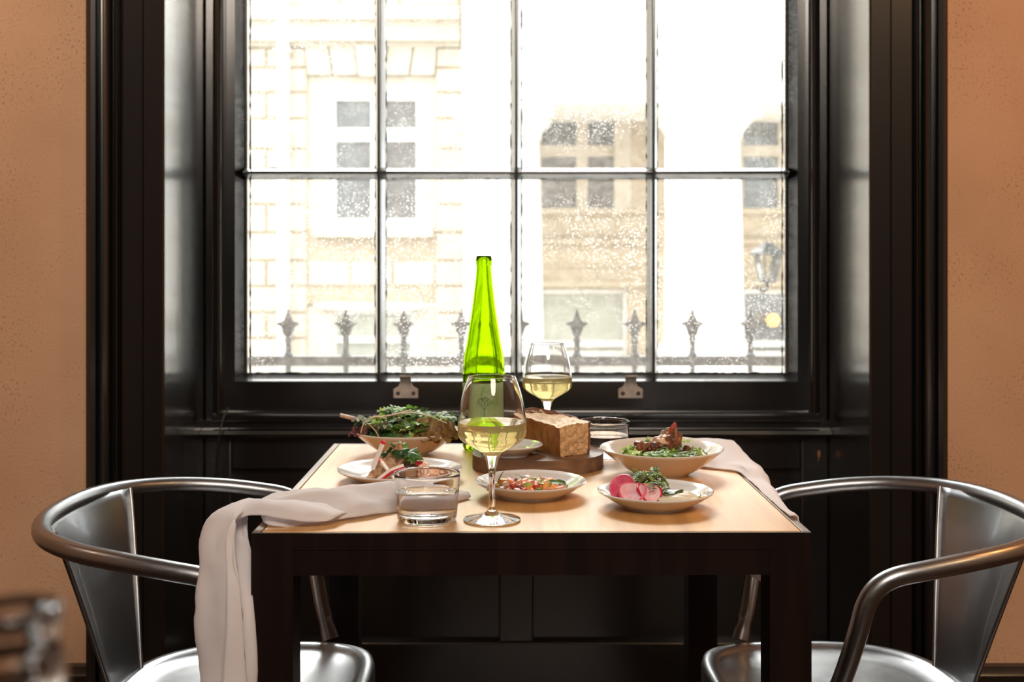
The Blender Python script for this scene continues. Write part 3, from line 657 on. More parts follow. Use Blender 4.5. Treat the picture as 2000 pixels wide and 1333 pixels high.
# ------------------------------------------------------------------ glassware
def wine_glass(label, loc):
    t = thing('wine_glass', label, 'wine glass', loc, group='filled wine glasses on the table')
    lev = 0.128; th = 0.0009
    bowl_o = prof([(0.0123, 0.0876), (0.0212, 0.093), (0.0350, 0.1008), (0.0425, 0.1075), (0.0446, 0.115), (0.0439, 0.132), (0.0400, 0.157), (0.0352, 0.174), (0.0306, 0.1865)], 7)
    inner = [(max(r - th, 0), z + 0.0004) for r, z in bowl_o]
    # inner wall down to the level, then the contact wall
    up = [p for p in inner if p[1] > lev + 0.0005][::-1]; lo = [p for p in inner if p[1] <= lev + 0.0005][::-1]
    r_lev = up[-1][0] + (lo[0][0] - up[-1][0]) * (up[-1][1] - lev) / max(up[-1][1] - lo[0][1], 1e-6)
    rim = [(bowl_o[-1][0] - th * 0.2, bowl_o[-1][1] + 0.0005), (bowl_o[-1][0] - th * 0.75, bowl_o[-1][1] + 0.0006)]
    MB().lathe(bowl_o + rim + up + [(r_lev, lev)], 80).build('bowl', M['glass'], t, 80)
    stem = prof([(0.0050, 0.0165), (0.0043, 0.024), (0.0041, 0.035), (0.0042, 0.055), (0.0052, 0.066), (0.0072, 0.0755), (0.0094, 0.082), (0.0123, 0.0876)], 5)
    MB().lathe(stem, 48).build('stem', M['glass'], t, 80)
    foot = [(0, 0), (0.034, 0.0), (0.0365, 0.0006), (0.0372, 0.0014), (0.0368, 0.0023)] + prof([(0.0366, 0.0023), (0.025, 0.0046), (0.014, 0.0075), (0.0078, 0.0115), (0.0050, 0.0165)], 5)
    MB().lathe(foot, 72).build('foot', M['glass'], t, 50)
    wn = MB().lathe([(r_lev, lev)] + lo + [(0.006, 0.0862), (0, 0.0856)], 80).build('wine', M['wine'], t, 80)
    MB().lathe([(r_lev, lev), (r_lev * 0.93, lev - 0.0004), (0, lev - 0.0005)], 80).build('wine_surface', M['wine_top'], wn, 80)
    return t
wine_glass('large wine glass of pale white wine at the front of the table, nearest the viewer', (-0.0259, 1.493, TZ + 0.0008))
wine_glass('pale wine glass behind the bread, in front of the window sash', (0.063, 2.062, TZ + 0.0008))

def tumbler(label, loc):
    t = thing('water_tumbler', label, 'glass', loc, group='water tumblers on the table')
    lev = 0.038
    ro = lambda z: 0.0382 + (0.0432 - 0.0382) * (z / 0.062)
    MB().lathe([(0, 0.0008), (0.030, 0.0004), (0.0345, 0), (0.037, 0.001), (0.0382, 0.0035)] + [(ro(z), z) for z in (0.008, 0.02, 0.032, 0.045, 0.055, 0.0608)] + [(0.0430, 0.0618), (0.0424, 0.0621), (0.0418, 0.0616)] + [(ro(z) - 0.0014, z) for z in (0.058, 0.05, 0.043, lev)], 80).build('glass_wall', M['glass'], t, 70)
    wt = MB().lathe([(ro(lev) - 0.0014, lev), (ro(0.026) - 0.0014, 0.026), (ro(0.014) - 0.0015, 0.014), (0.0365, 0.010), (0.034, 0.0082), (0, 0.0078)], 80).build('water', M['water'], t, 70)
    r = ro(lev) - 0.0014
    MB().lathe([(r, lev), (r * 0.95, lev - 0.0006), (0, lev - 0.0007)], 80).build('water_surface', M['water_top'], wt, 80)
    return t
tumbler('clear tumbler half full of water standing at the napkin', (-0.110, 1.494, TZ + 0.0008))
tumbler('clear tumbler of water behind the bread board', (0.158, 1.972, TZ + 0.0008))

# green bottle
bt = thing('wine_bottle', 'tall slender green glass wine bottle standing near the window', 'bottle', (-0.050, 2.050, TZ + 0.0008))
outer = [(0, 0.012), (0.016, 0.008), (0.026, 0.0015), (0.031, 0.0), (0.0355, 0.0015), (0.0378, 0.006)] + prof([(0.0378, 0.012), (0.0378, 0.07), (0.0378, 0.122), (0.0355, 0.164), (0.0303, 0.192), (0.0258, 0.2212), (0.0215, 0.2494), (0.0178, 0.2786), (0.0147, 0.3068), (0.0136, 0.3214), (0.0134, 0.328)], 6) + [(0.0145, 0.3290), (0.0146, 0.3385), (0.0137, 0.3392), (0.0137, 0.3432), (0.0128, 0.3445)]
inn = [(0.0108, 0.3440), (0.0106, 0.335)] + [(max(r - 0.0030, 0), z) for r, z in prof([(0.0378, 0.016), (0.0378, 0.07), (0.0378, 0.122), (0.0355, 0.164), (0.0303, 0.192), (0.0258, 0.2212), (0.0215, 0.2494), (0.0178, 0.2786), (0.0147, 0.3068), (0.0136, 0.3214), (0.0134, 0.328)], 6)[::-1]] + [(0.028, 0.010), (0.018, 0.0125), (0, 0.017)]
MB().lathe(outer + inn, 72).build('bottle_glass', M['bottle'], bt, 60)
def mat_label():
    m, nt, N, L, p = new_mat('bottle_label'); t = N.new('ShaderNodeTexCoord'); v = coords(N, L)
    f = noise(N, L, v, 220, 5, 0.7); g = noise(N, L, v, 40, 4)
    mu = N.new('ShaderNodeMath'); mu.operation = 'MULTIPLY'; L.new(f, mu.inputs[0]); L.new(g, mu.inputs[1])
    L.new(ramp(N, L, mu.outputs[0], [(0.22, (0.62, 0.66, 0.58)), (0.36, (0.30, 0.32, 0.22))]), p.inputs['Base Color']); setp(p, roughness=0.6)
    tl = N.new('ShaderNodeBsdfTranslucent'); tl.inputs[0].default_value = (0.72, 0.85, 0.4, 1); mx = N.new('ShaderNodeMixShader'); mx.inputs[0].default_value = 0.6
    L.new(p.outputs[0], mx.inputs[1]); L.new(tl.outputs[0], mx.inputs[2]); L.new(mx.outputs[0], N['Material Output'].inputs[0]); return m
M['label'] = mat_label()
lab = MB().grid(lambda u, v: (0.0381 * math.cos(R(-90) + (u - 0.5) * 3.6), 0.0381 * math.sin(R(-90) + (u - 0.5) * 3.6), 0.045 + v * 0.075), 40, 6).build('label', M['label'], bt, 180)
md = lab.modifiers.new('paper', 'SOLIDIFY'); md.thickness = 0.0003
# printed tree and small title marks on the label: flat ink just proud of the paper
ink = MB(); rng = random.Random(8)
def lab_pt(a, z, r=0.0386): return (r * math.cos(R(-90) + a / 0.0381), r * math.sin(R(-90) + a / 0.0381), z)
def twig(a, z, ang, ln, w_, d):
    a2, z2 = a + math.sin(ang) * ln, z + math.cos(ang) * ln
    ink.tube([lab_pt(a, z), lab_pt((a + a2) / 2, (z + z2) / 2), lab_pt(a2, z2)], [w_, w_ * 0.8, w_ * 0.6], 4)
    if d:
        for k in (-1, 0, 1): twig(a2, z2, ang + k * 0.55 + rng.uniform(-.2, .2), ln * 0.72, w_ * 0.65, d - 1)
twig(0.0, 0.062, 0, 0.012, 0.0006, 4)
ink.build('printed_tree', M['caper'], lab, 40)

# foreground bottle, right by the lens, on another table
tb2 = thing('side_table', 'dark side table under the out of focus bottle in front', 'table', (-0.35, 0.28, 0))
MB().box(-0.4, 0.4, -0.3, 0.3, 0.72, 0.75).build('tabletop', M['darkwood'], tb2, 0, bevel=0.003)
for sx in (-1, 1):
    for sy in (-1, 1): MB().box(sx * 0.36 - 0.025, sx * 0.36 + 0.025, sy * 0.26 - 0.025, sy * 0.26 + 0.025, 0, 0.72).build('leg', M['darkwood'], tb2, 0)
fb = thing('glass_bottle', 'blurred clear glass bottle neck close to the lens', 'bottle', (-0.160, 0.37, TZ + 0.0008)); fb.scale = (1, 1, 1.065)
o_ = [(0, 0.003), (0.03, 0.0), (0.036, 0.003), (0.0365, 0.01)] + prof([(0.0365, 0.012), (0.0365, 0.10), (0.034, 0.135), (0.024, 0.165), (0.0152, 0.182), (0.0140, 0.188)], 5) + [(0.0160, 0.190), (0.0165, 0.196), (0.0145, 0.199), (0.0140, 0.205), (0.0150, 0.208), (0.0150, 0.213), (0.0135, 0.2145)]
i_ = [(0.0110, 0.2140)] + [(max(r - 0.0032, 0), z) for r, z in prof([(0.0365, 0.012), (0.0365, 0.10), (0.034, 0.135), (0.024, 0.165), (0.0150, 0.182), (0.0140, 0.20)], 5)[::-1]] + [(0.028, 0.008), (0, 0.010)]
MB().lathe(o_ + i_, 48).build('bottle_glass', M['glass'], fb, 60)

# ------------------------------------------------------------------ crockery
def dish(name, label, cat, loc, R_, h, foot, mat, depth=None, rimw=0.0, curve=1.0, group=None, th=0.0035, well=None):
    # curved wall from a low foot ring up to a thin rounded rim
    n = 12; out = [(0, 0.0028), (foot * 0.86, 0.0028), (foot * 0.90, 0.0), (foot, 0.0), (foot * 1.02, 0.003)]
    wall = []
    for k in range(1, n + 1):
        t = k / n; r = foot * 1.02 + (R_ - foot * 1.02) * t; z = 0.003 + (h - 0.003) * (t ** curve); wall.append((r, z))
    rim = [(R_ + 0.0003, h + 0.0012), (R_ - 0.0012, h + 0.0022), (R_ - 0.003, h + 0.0012)]
    inn = [(r - th * 0.9 - 0.0004, z + th * 0.55) for r, z in wall[::-1][1:]]
    fl_ = well if well is not None else 0.003 + th * 0.8
    inn = [(r, max(z, fl_)) for r, z in inn] + [(foot * 0.8, fl_), (0, fl_)]
    o = MB().lathe(out + wall + rim + inn, 96).build(name, mat, None, 50, loc=loc)
    return tag(o, label, cat, group)
BL = (-0.183, 2.008, TZ); BR = (0.236, 1.817, TZ); PM = (0.027, 1.650, TZ); PR = (0.1966, 1.580, TZ); PLt = (-0.172, 1.770, TZ)
dish('salad_bowl', 'wide shallow stoneware bowl heaped with mixed salad leaves, beside the bottle', 'bowl', BL, 0.0935, 0.040, 0.040, M['ceramic'], curve=1.25, th=0.004)
dish('salad_bowl', 'wide stoneware bowl holding salad with roasted chunks, before the folded napkin', 'bowl', BR, 0.0968, 0.041, 0.042, M['ceramic'], curve=1.25, th=0.004)
dish('small_plate', 'small round plate of diced coral ceviche, in the middle of the table', 'plate', PM, 0.0793, 0.0215, 0.045, M['ceramic_w'], curve=1.3)
dish('small_plate', 'small round plate with pink radish slices and white cheese', 'plate', PR, 0.0790, 0.0215, 0.045, M['ceramic_w'], curve=1.3)
dish('dinner_plate', 'wide flat plate under the toast and flaked fish, beside the napkin', 'plate', PLt, 0.0955, 0.017, 0.058, M['ceramic_w'], curve=1.5)
# board
BZ = TZ + 0.024
q = []
for k in range(72):
    a = 2 * math.pi * k / 72; c, s_ = math.cos(a), math.sin(a); n = 2.5; r = (abs(c) ** n + abs(s_) ** n) ** (-1 / n)
    q.append((0.107 * r * c * (1 + 0.03 * math.sin(3 * a + 1)), 0.086 * r * s_ * (1 + 0.04 * math.sin(2 * a))))
hole = [(-0.083 + 0.007 * math.cos(2 * math.pi * k / 24), -0.012 + 0.020 * math.sin(2 * math.pi * k / 24)) for k in range(24)]
bm = bmesh.new(); loops = []
for pts_ in (q, hole):
    vs_ = [bm.verts.new((x, y, 0)) for x, y in pts_]
    for i in range(len(vs_)): bm.edges.new((vs_[i], vs_[(i + 1) % len(vs_)]))
bmesh.ops.triangle_fill(bm, use_beauty=True, edges=bm.edges[:])
ext = bmesh.ops.extrude_face_region(bm, geom=bm.faces[:]); bmesh.ops.translate(bm, vec=(0, 0, 0.024), verts=[v for v in ext['geom'] if isinstance(v, bmesh.types.BMVert)])
bmesh.ops.recalc_face_normals(bm, faces=bm.faces)
m_ = bpy.data.meshes.new('bread_board'); bm.to_mesh(m_); bm.free(); m_.materials.append(M['board'])
o = link('bread_board', m_, None, 0.0016, (0.0395, 1.886, TZ), (0, 0, R(-4))); tag(o, 'rounded dark wooden board with a finger hole under the bread and oil dish', 'board')
# oil dish
OD = (-0.003, 1.853, BZ)
dish('oil_dish', 'little round dish of dark oil on the wooden board', 'dish', OD, 0.0525, 0.0165, 0.030, M['ceramic_w'], curve=1.2, th=0.003)
tag(MB().lathe([(0, 0.0098), (0.036, 0.0098), (0.0365, 0.0094), (0.0355, 0.0085), (0, 0.0085)], 48).build('oil', M['oil_d'], None, 60, loc=OD), 'pool of dark greenish dressing in the little dish on the board', 'oil')

# bread: chunk of a loaf
br = thing('bread_loaf', 'thick chunk of brown bread with a torn pale crumb on the wooden board', 'bread', (0.078, 1.832, BZ))
ang = math.atan2(0.148, -0.070); ux = Vector((math.cos(ang), math.sin(ang), 0)); vx = Vector((0.046, 0.034, 0)).normalized()
Lb, Wb, Hb = 0.160, 0.056, 0.049
def bpt(a, c, z): return ux * (a * Lb) + vx * (c * Wb) + Vector((0, 0, z))
rngb = random.Random(3)
from mathutils import noise as nz
def bsurf(a, c, h, open_):
    # a along the loaf, c across, h up; skewed, swollen towards the top, relief from 3D noise
    cc = c + (0.07 * h * (1 if c > 0.5 else -0.5)) * abs(c - 0.5) * 2
    top = Hb * (1.0 + 0.13 * math.sin(math.pi * min(max(c, 0), 1)) * (0.35 + 0.65 * a) + 0.06 * c * (1 - a) - 0.05 * (1 - c) * (1 - a))
    p = ux * (a * Lb) + vx * (cc * Wb) + Vector((0, 0, h * top))
    q = p * 130
    d = nz.noise_vector(p * 55) * 0.0016 + nz.noise_vector(q) * 0.0008
    if open_: d += Vector((0, 0, 1) if h > 0.99 else (ux * -1)) * (0.0035 * nz.noise(p * 90) + 0.0018 * nz.noise(p * 260)) * min(1, 9 * min(c, 1 - c) + 0.1)
    p = p + d; p.z = max(p.z, 0.0004); return p
def bface(fn, nu, nv, name, mat): return MB().grid(fn, nu, nv).build(name, mat, br, 180)
bface(lambda u, v: bsurf(u, v, 1, True), 60, 30, 'torn_crumb', M['crumb_pale'])
bface(lambda u, v: bsurf(0, u, v, True), 30, 26, 'cut_face', M['crumb'])
cr = MB().grid(lambda u, v: bsurf(u, 0, 1 - v, False), 60, 26).grid(lambda u, v: bsurf(u, 1, v, False), 60, 26).grid(lambda u, v: bsurf(1, 1 - u, v, False), 30, 26).grid(lambda u, v: bsurf(u, 1 - v, 0, False), 60, 30)
bm = bmesh.new(); m_ = cr.mesh('crust', 180); bm.from_mesh(m_); bmesh.ops.remove_doubles(bm, verts=bm.verts, dist=0.0002); bm.to_mesh(m_); bm.free(); m_.materials.append(M['crust']); link('crust', m_, br)
def rag(pts, r0): 
    P_ = spline(pts, 9); return MB().tube([p + nz.noise_vector(p * 200) * 0.001 for p in P_], [r0 * (0.75 + 0.6 * abs(nz.noise(p * 220))) for p in P_], 8)
rag([bsurf(0, 1, h / 6, False) - ux * 0.0006 for h in range(7)], 0.0021).build('dark_crust_edge', M['burnt'], br, 60)
rag([bsurf(0.25, 0.99, 1, False), bsurf(0.5, 0.96, 1.02, False), bsurf(0.8, 0.85, 1.03, False), bsurf(0.97, 0.5, 1.02, False), bsurf(0.99, 0.15, 1, False)], 0.0026).build('dark_crust_edge', M['burnt'], br, 60)
for k in range(7):
    a_, c_ = [(0.62, 0.7), (0.72, 0.5), (0.55, 0.85), (0.8, 0.35), (0.68, 0.82), (0.86, 0.6), (0.45, 0.9)][k]
    rag([bsurf(a_, c_, 1.015, True), bsurf(a_ + 0.05, c_ - 0.08, 1.03, True), bsurf(a_ + 0.08, c_ - 0.2, 1.015, True)], 0.0022).build('crust_flake', M['burnt'], br, 60)

# ------------------------------------------------------------------ napkins
def solid_cloth(name, mb, label, th=0.0014, sub=1, amt=1.0):
    o = mb.build(name, M['linen'], None, 180)
    s = o.modifiers.new('soft', 'SUBSURF'); s.levels = sub; s.render_levels = sub
    for nm, size, st in (('crease', 0.07, 0.010), ('wrinkle', 0.022, 0.0028)):
        tx = bpy.data.textures.new(nm, 'CLOUDS'); tx.noise_scale = size; tx.noise_depth = 1
        dm = o.modifiers.new(nm, 'DISPLACE'); dm.texture = tx; dm.strength = st * amt; dm.mid_level = 0.42; dm.texture_coords = 'GLOBAL'
    md = o.modifiers.new('cloth', 'SOLIDIFY'); md.thickness = th; md.offset = 0
    return tag(o, label, 'napkin')
TE = TC[0] - hw          # left table edge
def nap_left():
    mb = MB()
    # sections along the length: list of rows of points across the cloth (far side -> crest -> near side)
    def sect(c, d, wid, hgt, ridge, tw=0.0, z0=TZ + 0.003):
        c = Vector((c[0], c[1], 0)); d = Vector((d[0], d[1], 0)).normalized(); n = Vector((-d.y, d.x, 0))
        row = []
        for j in range(15):
            t = j / 14; s = (0.5 - t) * wid
            h = hgt * math.sin(math.pi * t) ** 0.7 + ridge * math.sin(4.2 * math.pi * t + tw) * math.sin(math.pi * t)
            p = c - n * (-s) if False else c + n * s
            row.append(Vector((p.x, p.y, z0 + max(h, 0))))
        return row
    rows = [sect((-0.062, 1.640), (-1, -.3), 0.030, 0.004, 0.0), sect((-0.085, 1.632), (-1, -.35), 0.062, 0.012, 0.001, 0.5), sect((-0.115, 1.618), (-1, -.42), 0.085, 0.021, 0.002, 0.9),
            sect((-0.150, 1.600), (-1, -.45), 0.098, 0.028, 0.004, 1.2), sect((-0.190, 1.578), (-1, -.48), 0.112, 0.030, 0.005, 1.8), sect((-0.228, 1.555), (-1, -.46), 0.124, 0.030, 0.006, 2.3),
            sect((-0.265, 1.535), (-1, -.40), 0.128, 0.027, 0.006, 2.9), sect((-0.300, 1.520), (-1, -.3), 0.132, 0.024, 0.006, 3.4), sect((-0.330, 1.512), (-1, -.15), 0.132, 0.022, 0.005, 3.9)]
    # over the edge and down beside the leg; folds open as vertical pleats
    def hang(x, z, wid, amp, ph, yc):
        row = []
        for j in range(15):
            t = j / 14; y = yc + (0.5 - t) * wid
            row.append(Vector((x + amp * math.sin(2.6 * math.pi * t + ph), y, z + 0.006 * math.cos(2.6 * math.pi * t + ph))))
        return row
    rows += [hang(-0.352, 0.770, 0.120, 0.008, 0.4, 1.490), hang(-0.366, 0.757, 0.104, 0.022, 0.5, 1.462), hang(-0.362, 0.732, 0.088, 0.030, 0.62, 1.434), hang(-0.354, 0.700, 0.076, 0.032, 0.75, 1.408),
             hang(-0.349, 0.655, 0.068, 0.033, 0.9, 1.396), hang(-0.346, 0.60, 0.064, 0.034, 1.1, 1.390), hang(-0.346, 0.53, 0.062, 0.031, 1.25, 1.388), hang(-0.343, 0.45, 0.064, 0.032, 1.4, 1.388), hang(-0.341, 0.37, 0.066, 0.032, 1.5, 1.388)]
    n = len(rows)
    base = len(mb.v)
    for r_ in rows: mb.v += [tuple(p) for p in r_]
    for i in range(n - 1):
        for j in range(14): a = base + i * 15 + j; mb.f.append((a, a + 15, a + 16, a + 1))
    # loose corner flap lying in front of the roll on the table
    fl = [[(-0.195, 1.522, .005), (-0.212, 1.498, .010), (-0.222, 1.476, .009), (-0.228, 1.458, .003)],
          [(-0.225, 1.508, .012), (-0.240, 1.482, .016), (-0.248, 1.462, .013), (-0.252, 1.448, .004)],
          [(-0.262, 1.500, .018), (-0.272, 1.478, .020), (-0.278, 1.462, .015), (-0.282, 1.450, .006)],
          [(-0.300, 1.492, .022), (-0.306, 1.476, .021), (-0.310, 1.464, .017), (-0.312, 1.456, .011)],
          [(-0.334, 1.486, .021), (-0.337, 1.476, .020), (-0.338, 1.468, .018), (-0.339, 1.462, .013)],
          [(-0.356, 1.482, .010), (-0.358, 1.472, .006), (-0.358, 1.463, .002), (-0.356, 1.457, -.004)],
          [(-0.360, 1.476, -.03), (-0.362, 1.466, -.04), (-0.361, 1.458, -.05), (-0.356, 1.452, -.06)],
          [(-0.350, 1.474, -.12), (-0.352, 1.464, -.13), (-0.352, 1.456, -.14), (-0.348, 1.450, -.15)],
          [(-0.345, 1.474, -.30), (-0.346, 1.464, -.31), (-0.346, 1.457, -.32), (-0.342, 1.451, -.33)]]
    base = len(mb.v)
    for r_ in fl: mb.v += [(x, y, TZ + 0.003 + z) for x, y, z in r_]
    for i in range(len(fl) - 1):
        for j in range(3): a = base + i * 4 + j; mb.f.append((a, a + 4, a + 5, a + 1))
    return mb
solid_cloth('napkin', nap_left(), 'white linen napkin rolled beside the front tumbler and hanging over the table edge', sub=2, amt=1.5)
def nap_right():
    mb = MB(); XE = TC[0] + hw
    def f(u, v):
        Y = 2.105 - v * 0.60                     # back to front
        d = 0.050 * min(1, max(0, (2.105 - Y) / 0.06)) ** 0.5 * (1 - max(0, (1.90 - Y) / 0.40) ** 1.0) if Y > 1.5 else 0
        d = max(d, 0.003)
        x_in = 0.20 if Y > 1.93 else 0.20 + (XE - 0.012 - 0.20) * min(1, (1.93 - Y) / 0.10)
        path = [(x_in, 0.004), (x_in + (XE - x_in) * 0.5, 0.009 + 0.004 * math.sin(Y * 40)), (XE - 0.004, 0.012), (XE + d * 0.45, 0.009), (XE + d * 0.85, -0.006), (XE + d, -0.03), (XE + d * 0.95, -0.09), (XE + d * 0.8 + 0.008 * math.sin(Y * 35), -0.17 - 0.1 * max(0, Y - 1.7))]
        if Y < 1.80:
            path[0] = (XE - 0.009, 0.0035); path[1] = (XE - 0.006, 0.004); path[2] = (XE - 0.002, 0.004); 
            path[3] = (XE + d * 0.45, 0.003)
        k = u * (len(path) - 1); i = min(int(k), len(path) - 2); t = k - i
        x = path[i][0] + (path[i+1][0] - path[i][0]) * t; z = path[i][1] + (path[i+1][1] - path[i][1]) * t
        return (x + 0.0036 * (1.78 - Y), Y, TZ + z + (0.010 * math.sin(max(0, (Y - 1.93) / 0.175) * math.pi) if u < 0.45 else 0))
    return mb.grid(f, 21, 24)
solid_cloth('napkin', nap_right(), 'white linen napkin draped over the table corner behind the right bowl', sub=2, amt=0.7)

# ------------------------------------------------------------------ food
rng = random.Random(11)
def leaf_mesh(name, Ln, W, lobes, depth, bend, ripple, mat, n=14, fold=0.25, seed=0, stalk=0.25):
    rg = random.Random(seed); mb = MB(); cols = (-1, -0.55, 0, 0.55, 1)
    x = z = 0.0; ang = 0.25; step = Ln / n; rows = []
    for i in range(n + 1):
        t = i / n
        wv = W * (math.sin(math.pi * min(1, (t * 0.93 + 0.05))) ** 0.75)
        if lobes: wv *= (1 - depth) + depth * abs(math.cos(lobes * math.pi * t)) ** 1.3
        if t < stalk: wv = max(wv * (t / stalk) ** 1.6, W * 0.09)
        if i == n: wv = W * 0.04
        for c in cols:
            rp = ripple * W * math.sin(t * 17 + c * 3 + seed) * abs(c)
            mb.v.append((x - 0.20 * abs(c) * wv * (1 if lobes else 0.3) , c * wv * (1 + rg.uniform(-.12, .12)), z + abs(c) * wv * fold + rp))
        x += math.cos(ang) * step; z += math.sin(ang) * step; ang -= bend / n
    for i in range(n):
        for j in range(4): a = i * 5 + j; mb.f.append((a, a + 5, a + 6, a + 1))
    m = mb.mesh(name, 180); m.materials.append(mat); return m
def frond_mesh(name, Ln, W, mat, pairs=6, bend=0.9, seed=0, tw=0.0016):
    # feathery leaf: a rib with slim pointed leaflets
    mb = MB(); rg = random.Random(seed); pts = []; x = z = 0.0; a = 0.35
    for i in range(9): pts.append((x, 0, z)); x += math.cos(a) * Ln / 8; z += math.sin(a) * Ln / 8; a -= bend / 8
    mb.tube(pts, [tw * (1 - 0.07 * i) for i in range(9)], 5)
    for k in range(pairs):
        t = 0.25 + 0.75 * k / max(1, pairs - 1); i = min(int(t * 8), 7); p = Vector(pts[i]).lerp(Vector(pts[i+1]), t * 8 - i)
        for s in (-1, 1):
            l = W * (1 - 0.45 * t) * rg.uniform(.8, 1.15); wd = l * 0.20; d = Vector((0.62, s * 0.78, rg.uniform(-.1, .35))).normalized(); q = Vector((-d.y, d.x, 0)).normalized()
            b0 = len(mb.v)
            for u_, w_ in ((0, 0.3), (0.35, 1), (0.7, 0.75), (1, 0.05)):
                c = p + d * (l * u_) - Vector((0, 0, 0.25 * l * u_ * u_)); mb.v += [tuple(c - q * wd * w_), tuple(c + Vector((0, 0, wd * 0.4 * w_))), tuple(c + q * wd * w_)]
            for r_ in range(3):
                for j in range(2): aa = b0 + r_ * 3 + j; mb.f.append((aa, aa + 3, aa + 4, aa + 1))
    m = mb.mesh(name, 180); m.materials.append(mat); return m
def put(name, mesh, parent, p, yaw, pitch, roll, s=1.0):
    o = link(name, mesh, parent); o.location = p; o.rotation_euler = Euler((roll, pitch, yaw), 'XYZ'); o.scale = (s, s, s); return o

def bowl_floor(r, R_, h, foot, curve, th):
    if r > R_: return h + 0.003 + 0.35 * (R_ - r)
    t = max(0, (r - foot) / (R_ - foot)); return 0.003 + (h - 0.003) * t ** curve + th * 1.3
def fits(mesh, p, yaw, pitch, roll, s, origin, R_, h, foot, curve, th, base):
    Mx = Matrix.Translation(Vector(p)) @ Euler((roll, pitch, yaw), 'XYZ').to_matrix().to_4x4() @ Matrix.Scale(s, 4)
    for v in list(mesh.vertices)[::3]:
        w_ = Mx @ v.co
        if w_.z + base < bowl_floor(math.hypot(w_.x, w_.y), R_, h, foot, curve, th): return False
    return True
LM = {
 'rocket': [leaf_mesh('leaf', 0.062, 0.013, 3, 0.6, 1.1, 0.25, M['leaf'], seed=k, stalk=0.35) for k in range(3)],
 'light': [leaf_mesh('leaf', 0.050, 0.016, 4, 0.4, 1.4, 0.4, M['leaf_l'], seed=k + 5) for k in range(2)],
 'dark': [leaf_mesh('leaf', 0.055, 0.017, 3, 0.45, 1.2, 0.3, M['leaf_d'], seed=k + 9) for k in range(2)],
 'bronze': [leaf_mesh('leaf', 0.064, 0.023, 0, 0, 1.2, 0.22, M['leaf_b'], seed=k + 13, stalk=0.12) for k in range(2)],
 'purple': [leaf_mesh('leaf', 0.045, 0.018, 2, 0.3, 1.3, 0.35, M['leaf_p'], seed=17)],
 'silver': [leaf_mesh('leaf', 0.040, 0.012, 3, 0.5, 1.2, 0.3, M['leaf_s'], seed=21)],
 'frond': [frond_mesh('leaf', 0.055, 0.022, M['leaf'], 7, 1.0, k) for k in range(2)],
 'frond_l': [frond_mesh('leaf', 0.05, 0.018, M['leaf_l'], 7, 1.1, k + 4) for k in range(2)],
}
# --- mixed salad in the left bowl
sal = thing('mixed_salad', 'heap of mixed green and bronze salad leaves in the bowl next to the bottle', 'salad', (BL[0], BL[1], BL[2] + 0.008))
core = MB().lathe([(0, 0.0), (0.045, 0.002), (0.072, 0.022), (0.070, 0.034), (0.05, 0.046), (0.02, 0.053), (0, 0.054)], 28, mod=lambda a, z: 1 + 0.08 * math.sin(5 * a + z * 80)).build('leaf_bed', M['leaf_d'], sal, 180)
kinds = ['rocket'] * 6 + ['frond'] * 4 + ['light'] * 3 + ['dark'] * 5 + ['silver'] * 2 + ['frond_l'] * 3 + ['purple']
def scatter(parent, n, rad, peak, kinds, base, prm, smin, smax, rimw=0.0):
    done = 0; t_ = 0
    while done < n and t_ < n * 40:
        t_ += 1
        r = rad * math.sqrt(rng.random()); a = rng.uniform(0, 2 * math.pi); h = peak * (1 - 0.75 * (r / rad) ** 2) + rng.uniform(-0.004, 0.010)
        me = rng.choice(LM[rng.choice(kinds)]); yaw = a + rng.uniform(-2.2, 2.2); pt = rng.uniform(-0.45, 0.35); ro = rng.uniform(-1.0, 1.0); s_ = rng.uniform(smin, smax)
        p = (r * math.cos(a) - 0.022 * math.cos(yaw), r * math.sin(a) - 0.022 * math.sin(yaw), h)
        if not fits(me, p, yaw, pt, ro, s_, None, *prm, base): continue
        put('leaf', me, parent, p, yaw, pt, ro, s_); done += 1
PL = (0.0935, 0.040, 0.040, 1.25, 0.004)
scatter(sal, 190, 0.084, 0.052, kinds, 0.008, PL, 0.55, 0.95)
for k in range(70):       # outer leaves lying over the rim
    a = rng.uniform(0, 2 * math.pi); r = rng.uniform(0.055, 0.082); me = rng.choice(LM[rng.choice(kinds)]); yaw = a + rng.choice((-1, 1)) * rng.uniform(0.9, 1.9)
    z = 0.036 + rng.uniform(0, 0.016) + 0.10 * (0.085 - r)
    put('leaf', me, sal, (r * math.cos(a) - 0.024 * math.cos(yaw), r * math.sin(a) - 0.024 * math.sin(yaw), z), yaw, rng.uniform(-0.25, 0.1), rng.uniform(-0.5, 0.5), rng.uniform(0.5, 0.85))
for (x, y, z, yaw, pt, ro, s_) in [(0.010, -0.066, 0.040, 0.1, 0.05, 0.85, 1.0), (0.030, -0.066, 0.036, 0.0, -0.05, 0.6, 0.95), (0.052, -0.056, 0.042, 0.25, 0.1, 0.8, 0.8), (-0.010, -0.068, 0.038, 0.2, 0.15, 0.9, 0.8), (0.02, -0.062, 0.046, -0.2, 0.0, 1.1, 0.8)]:
    put('leaf', rng.choice(LM['bronze']), sal, (x, y, z), yaw, pt, ro, s_)
for (x, y, z, yaw, pt, ro, s_) in [(-0.058, -0.048, 0.040, 2.8, 0.0, -0.9, 0.85), (-0.066, -0.034, 0.036, 3.2, -0.1, -0.6, 0.8)]:
    put('leaf', LM['purple'][0], sal, (x, y, z), yaw, pt, ro, s_)
for (x, y, z, yaw, pt, ro, s_) in [(-0.070, -0.046, 0.050, 2.2, 0.3, -0.7, 0.9), (-0.066, -0.050, 0.058, 2.8, -0.1, -0.5, 0.8)]:
    put('leaf', LM['silver'][0], sal, (x, y, z), yaw, pt, ro, s_)
